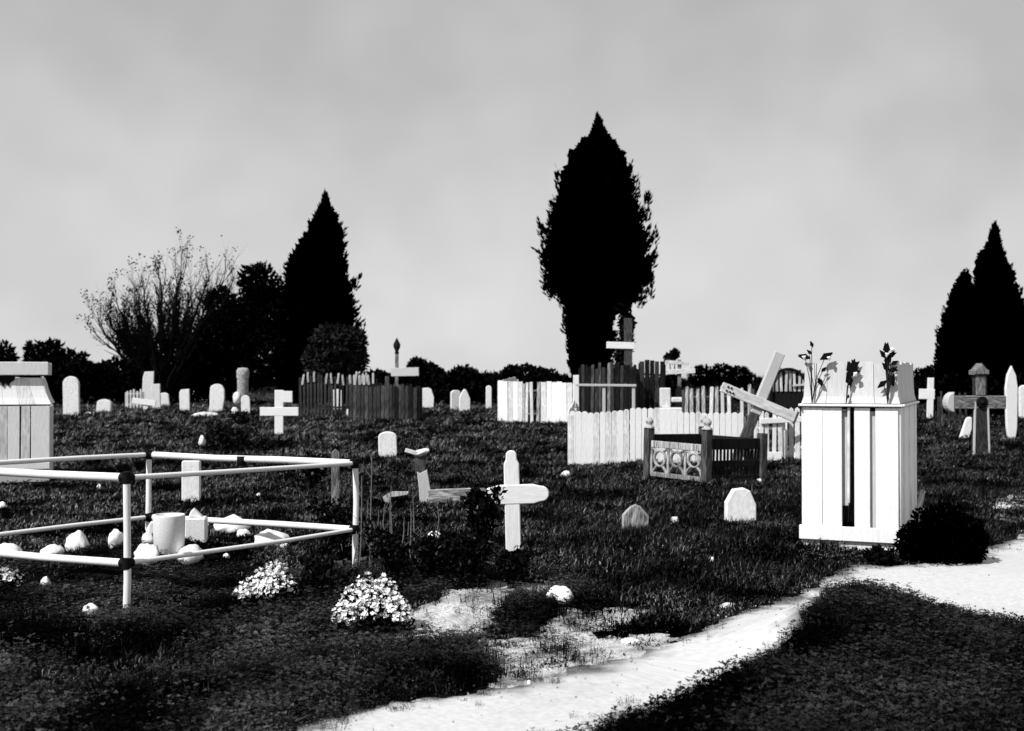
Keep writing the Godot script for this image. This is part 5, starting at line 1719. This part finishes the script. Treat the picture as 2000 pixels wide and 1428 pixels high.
func bush_near() -> void:  # added near-black shrub standing in for the box tomb's shadow
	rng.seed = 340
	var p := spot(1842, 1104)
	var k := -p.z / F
	var t := thing("shadow_shrub", "dense black low shrub added as the dark shadow at the right foot of the box tomb beside the path", "bush", p)
	var st := begin()
	var list := []
	var cols := PackedColorArray()
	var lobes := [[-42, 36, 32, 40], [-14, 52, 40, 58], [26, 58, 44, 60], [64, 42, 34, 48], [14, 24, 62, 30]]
	for l in lobes:
		var c := Vector3(l[0], l[1], rng.randf_range(-80, -15)) * k
		var r := Vector3(l[2], l[3], l[2] * 1.1) * k
		put_tube(st, [Vector3(0, -0.05, 0), c * 0.5, c], [0.012, 0.009, 0.004], 5)
		for i in 1500:
			var dir := rdir()
			var q := c + dir * r * pow(rng.randf(), 0.3)
			if q.y < 0.0: q.y = rng.randf() * 0.05
			var dd := (rdir() + dir * 0.7).normalized()
			var ln := 0.035 * rng.randf_range(0.6, 1.5)
			list.append([q, q + dd * ln, dd.cross(rdir()).normalized() * ln * 0.34])
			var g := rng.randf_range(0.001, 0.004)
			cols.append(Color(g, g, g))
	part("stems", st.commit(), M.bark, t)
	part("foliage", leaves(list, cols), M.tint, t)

func plain_stalk() -> StandardMaterial3D:
	if not M.has("stalk"): M.stalk = plain(0.14, 0.9)
	return M.stalk

func make_gravel() -> void:
	rng.seed = 441
	var xf := []
	var cols := []
	for i in 7000:
		var d := 4.2 * pow(14.0 / 4.2, rng.randf())
		var x := rng.randf_range(-1, 1) * (d * 0.44 + 1.0)
		var v := Vector2(x, -d)
		var pv := paved(x, -d)
		var soil := soil_at(v)
		if not soil and pv < 0.15: continue
		if not soil and rng.randf() > 0.15 + 1.2 * (1.0 - pv): continue
		var s := rng.randf_range(0.002, 0.006) * (2.0 if rng.randf() < 0.05 else 1.0)
		xf.append(X(Vector3(x, H(x, -d) + 0.008 + s * 0.2, -d), Vector3(rng.randf() * 3.0, rng.randf() * 6.0, 0), Vector3(s, s * 0.7, s * rng.randf_range(0.7, 1.4))))
		var g := rng.randf_range(0.12, 0.55)
		cols.append(Color(g, g, g))
	var st := begin()
	put_box(st, Vector3.ZERO, Vector3(2, 2, 2), 0.6)
	scatter("grit", st.commit(), xf, cols, "scattered grit and crumbs of earth on the path and the bare soil", "gravel")

func make_stones() -> void:
	stone("large white rock on the soil right of the cross's foot", 1092, 1176, 62, 30, 401, M.stone)
	stone("flat pale stone behind the large white rock by the cross", 1105, 1152, 44, 10, 402, M.stone2)
	stone("white angular rock in the grass left of the front railing post", 176, 1199, 32, 20, 403, M.stone)
	stone("greyish rock in the grass below the front left rail", 88, 1148, 28, 20, 404, M.concrete)
	stone("pair of white stones low in the foreground grass, left one", 744, 1296, 18, 11, 405, M.stone)
	stone("pair of white stones low in the foreground grass, right one", 765, 1300, 20, 9, 406, M.stone)
	stone("small white stone at the edge of the path", 1034, 1338, 11, 9, 407, M.stone)
	stone("flat pale stone lying in the grass above the path", 1232, 1256, 46, 9, 408, M.stone2)
	stone("flat pale stone near the upper edge of the path below the box tomb", 1422, 1186, 42, 8, 409, M.stone2)
	stone("white stone in the grass before the white picket fence", 1105, 931, 22, 11, 410, M.stone)
	stone("small rounded white stone between the grey marker and white headstone", 1318, 1024, 24, 15, 411, M.stone)
	stone("white fragment lying in the shrubs left of the cross", 850, 1052, 34, 14, 412, M.stone)
	stone("small pale stone in the grass below the crib fence", 1484, 944, 16, 9, 413, M.stone2)
	stone("white stone at the foot of the fence beside the box tomb's left edge", 1552, 896, 34, 22, 414, M.stone)
	stone("pale plank-like stone in the flower bed behind the rail", 445, 850, 44, 9, 415, M.stone2)
	stone("small pale stone in the flower bed's left end", 395, 872, 14, 22, 416, M.concrete)
	stone("small white stone right of the white peaked headstone", 857, 786, 9, 9, 417, M.stone)
	stone("tiny white stone below the square-topped slab behind the railing", 505, 972, 10, 9, 418, M.stone)
	stone("tiny white stone in the grass behind the back left rail", 193, 956, 12, 10, 419, M.stone)
	stone("small pale rubble left of the small rounded headstone", 460, 812, 20, 16, 420, M.stone2)
	stone("small pale stone beside the squat white block headstone", 172, 812, 16, 8, 421, M.stone2)
	stone("small white pebble in the tall grass left of the box tomb", 1392, 1100, 12, 12, 422, M.stone2)
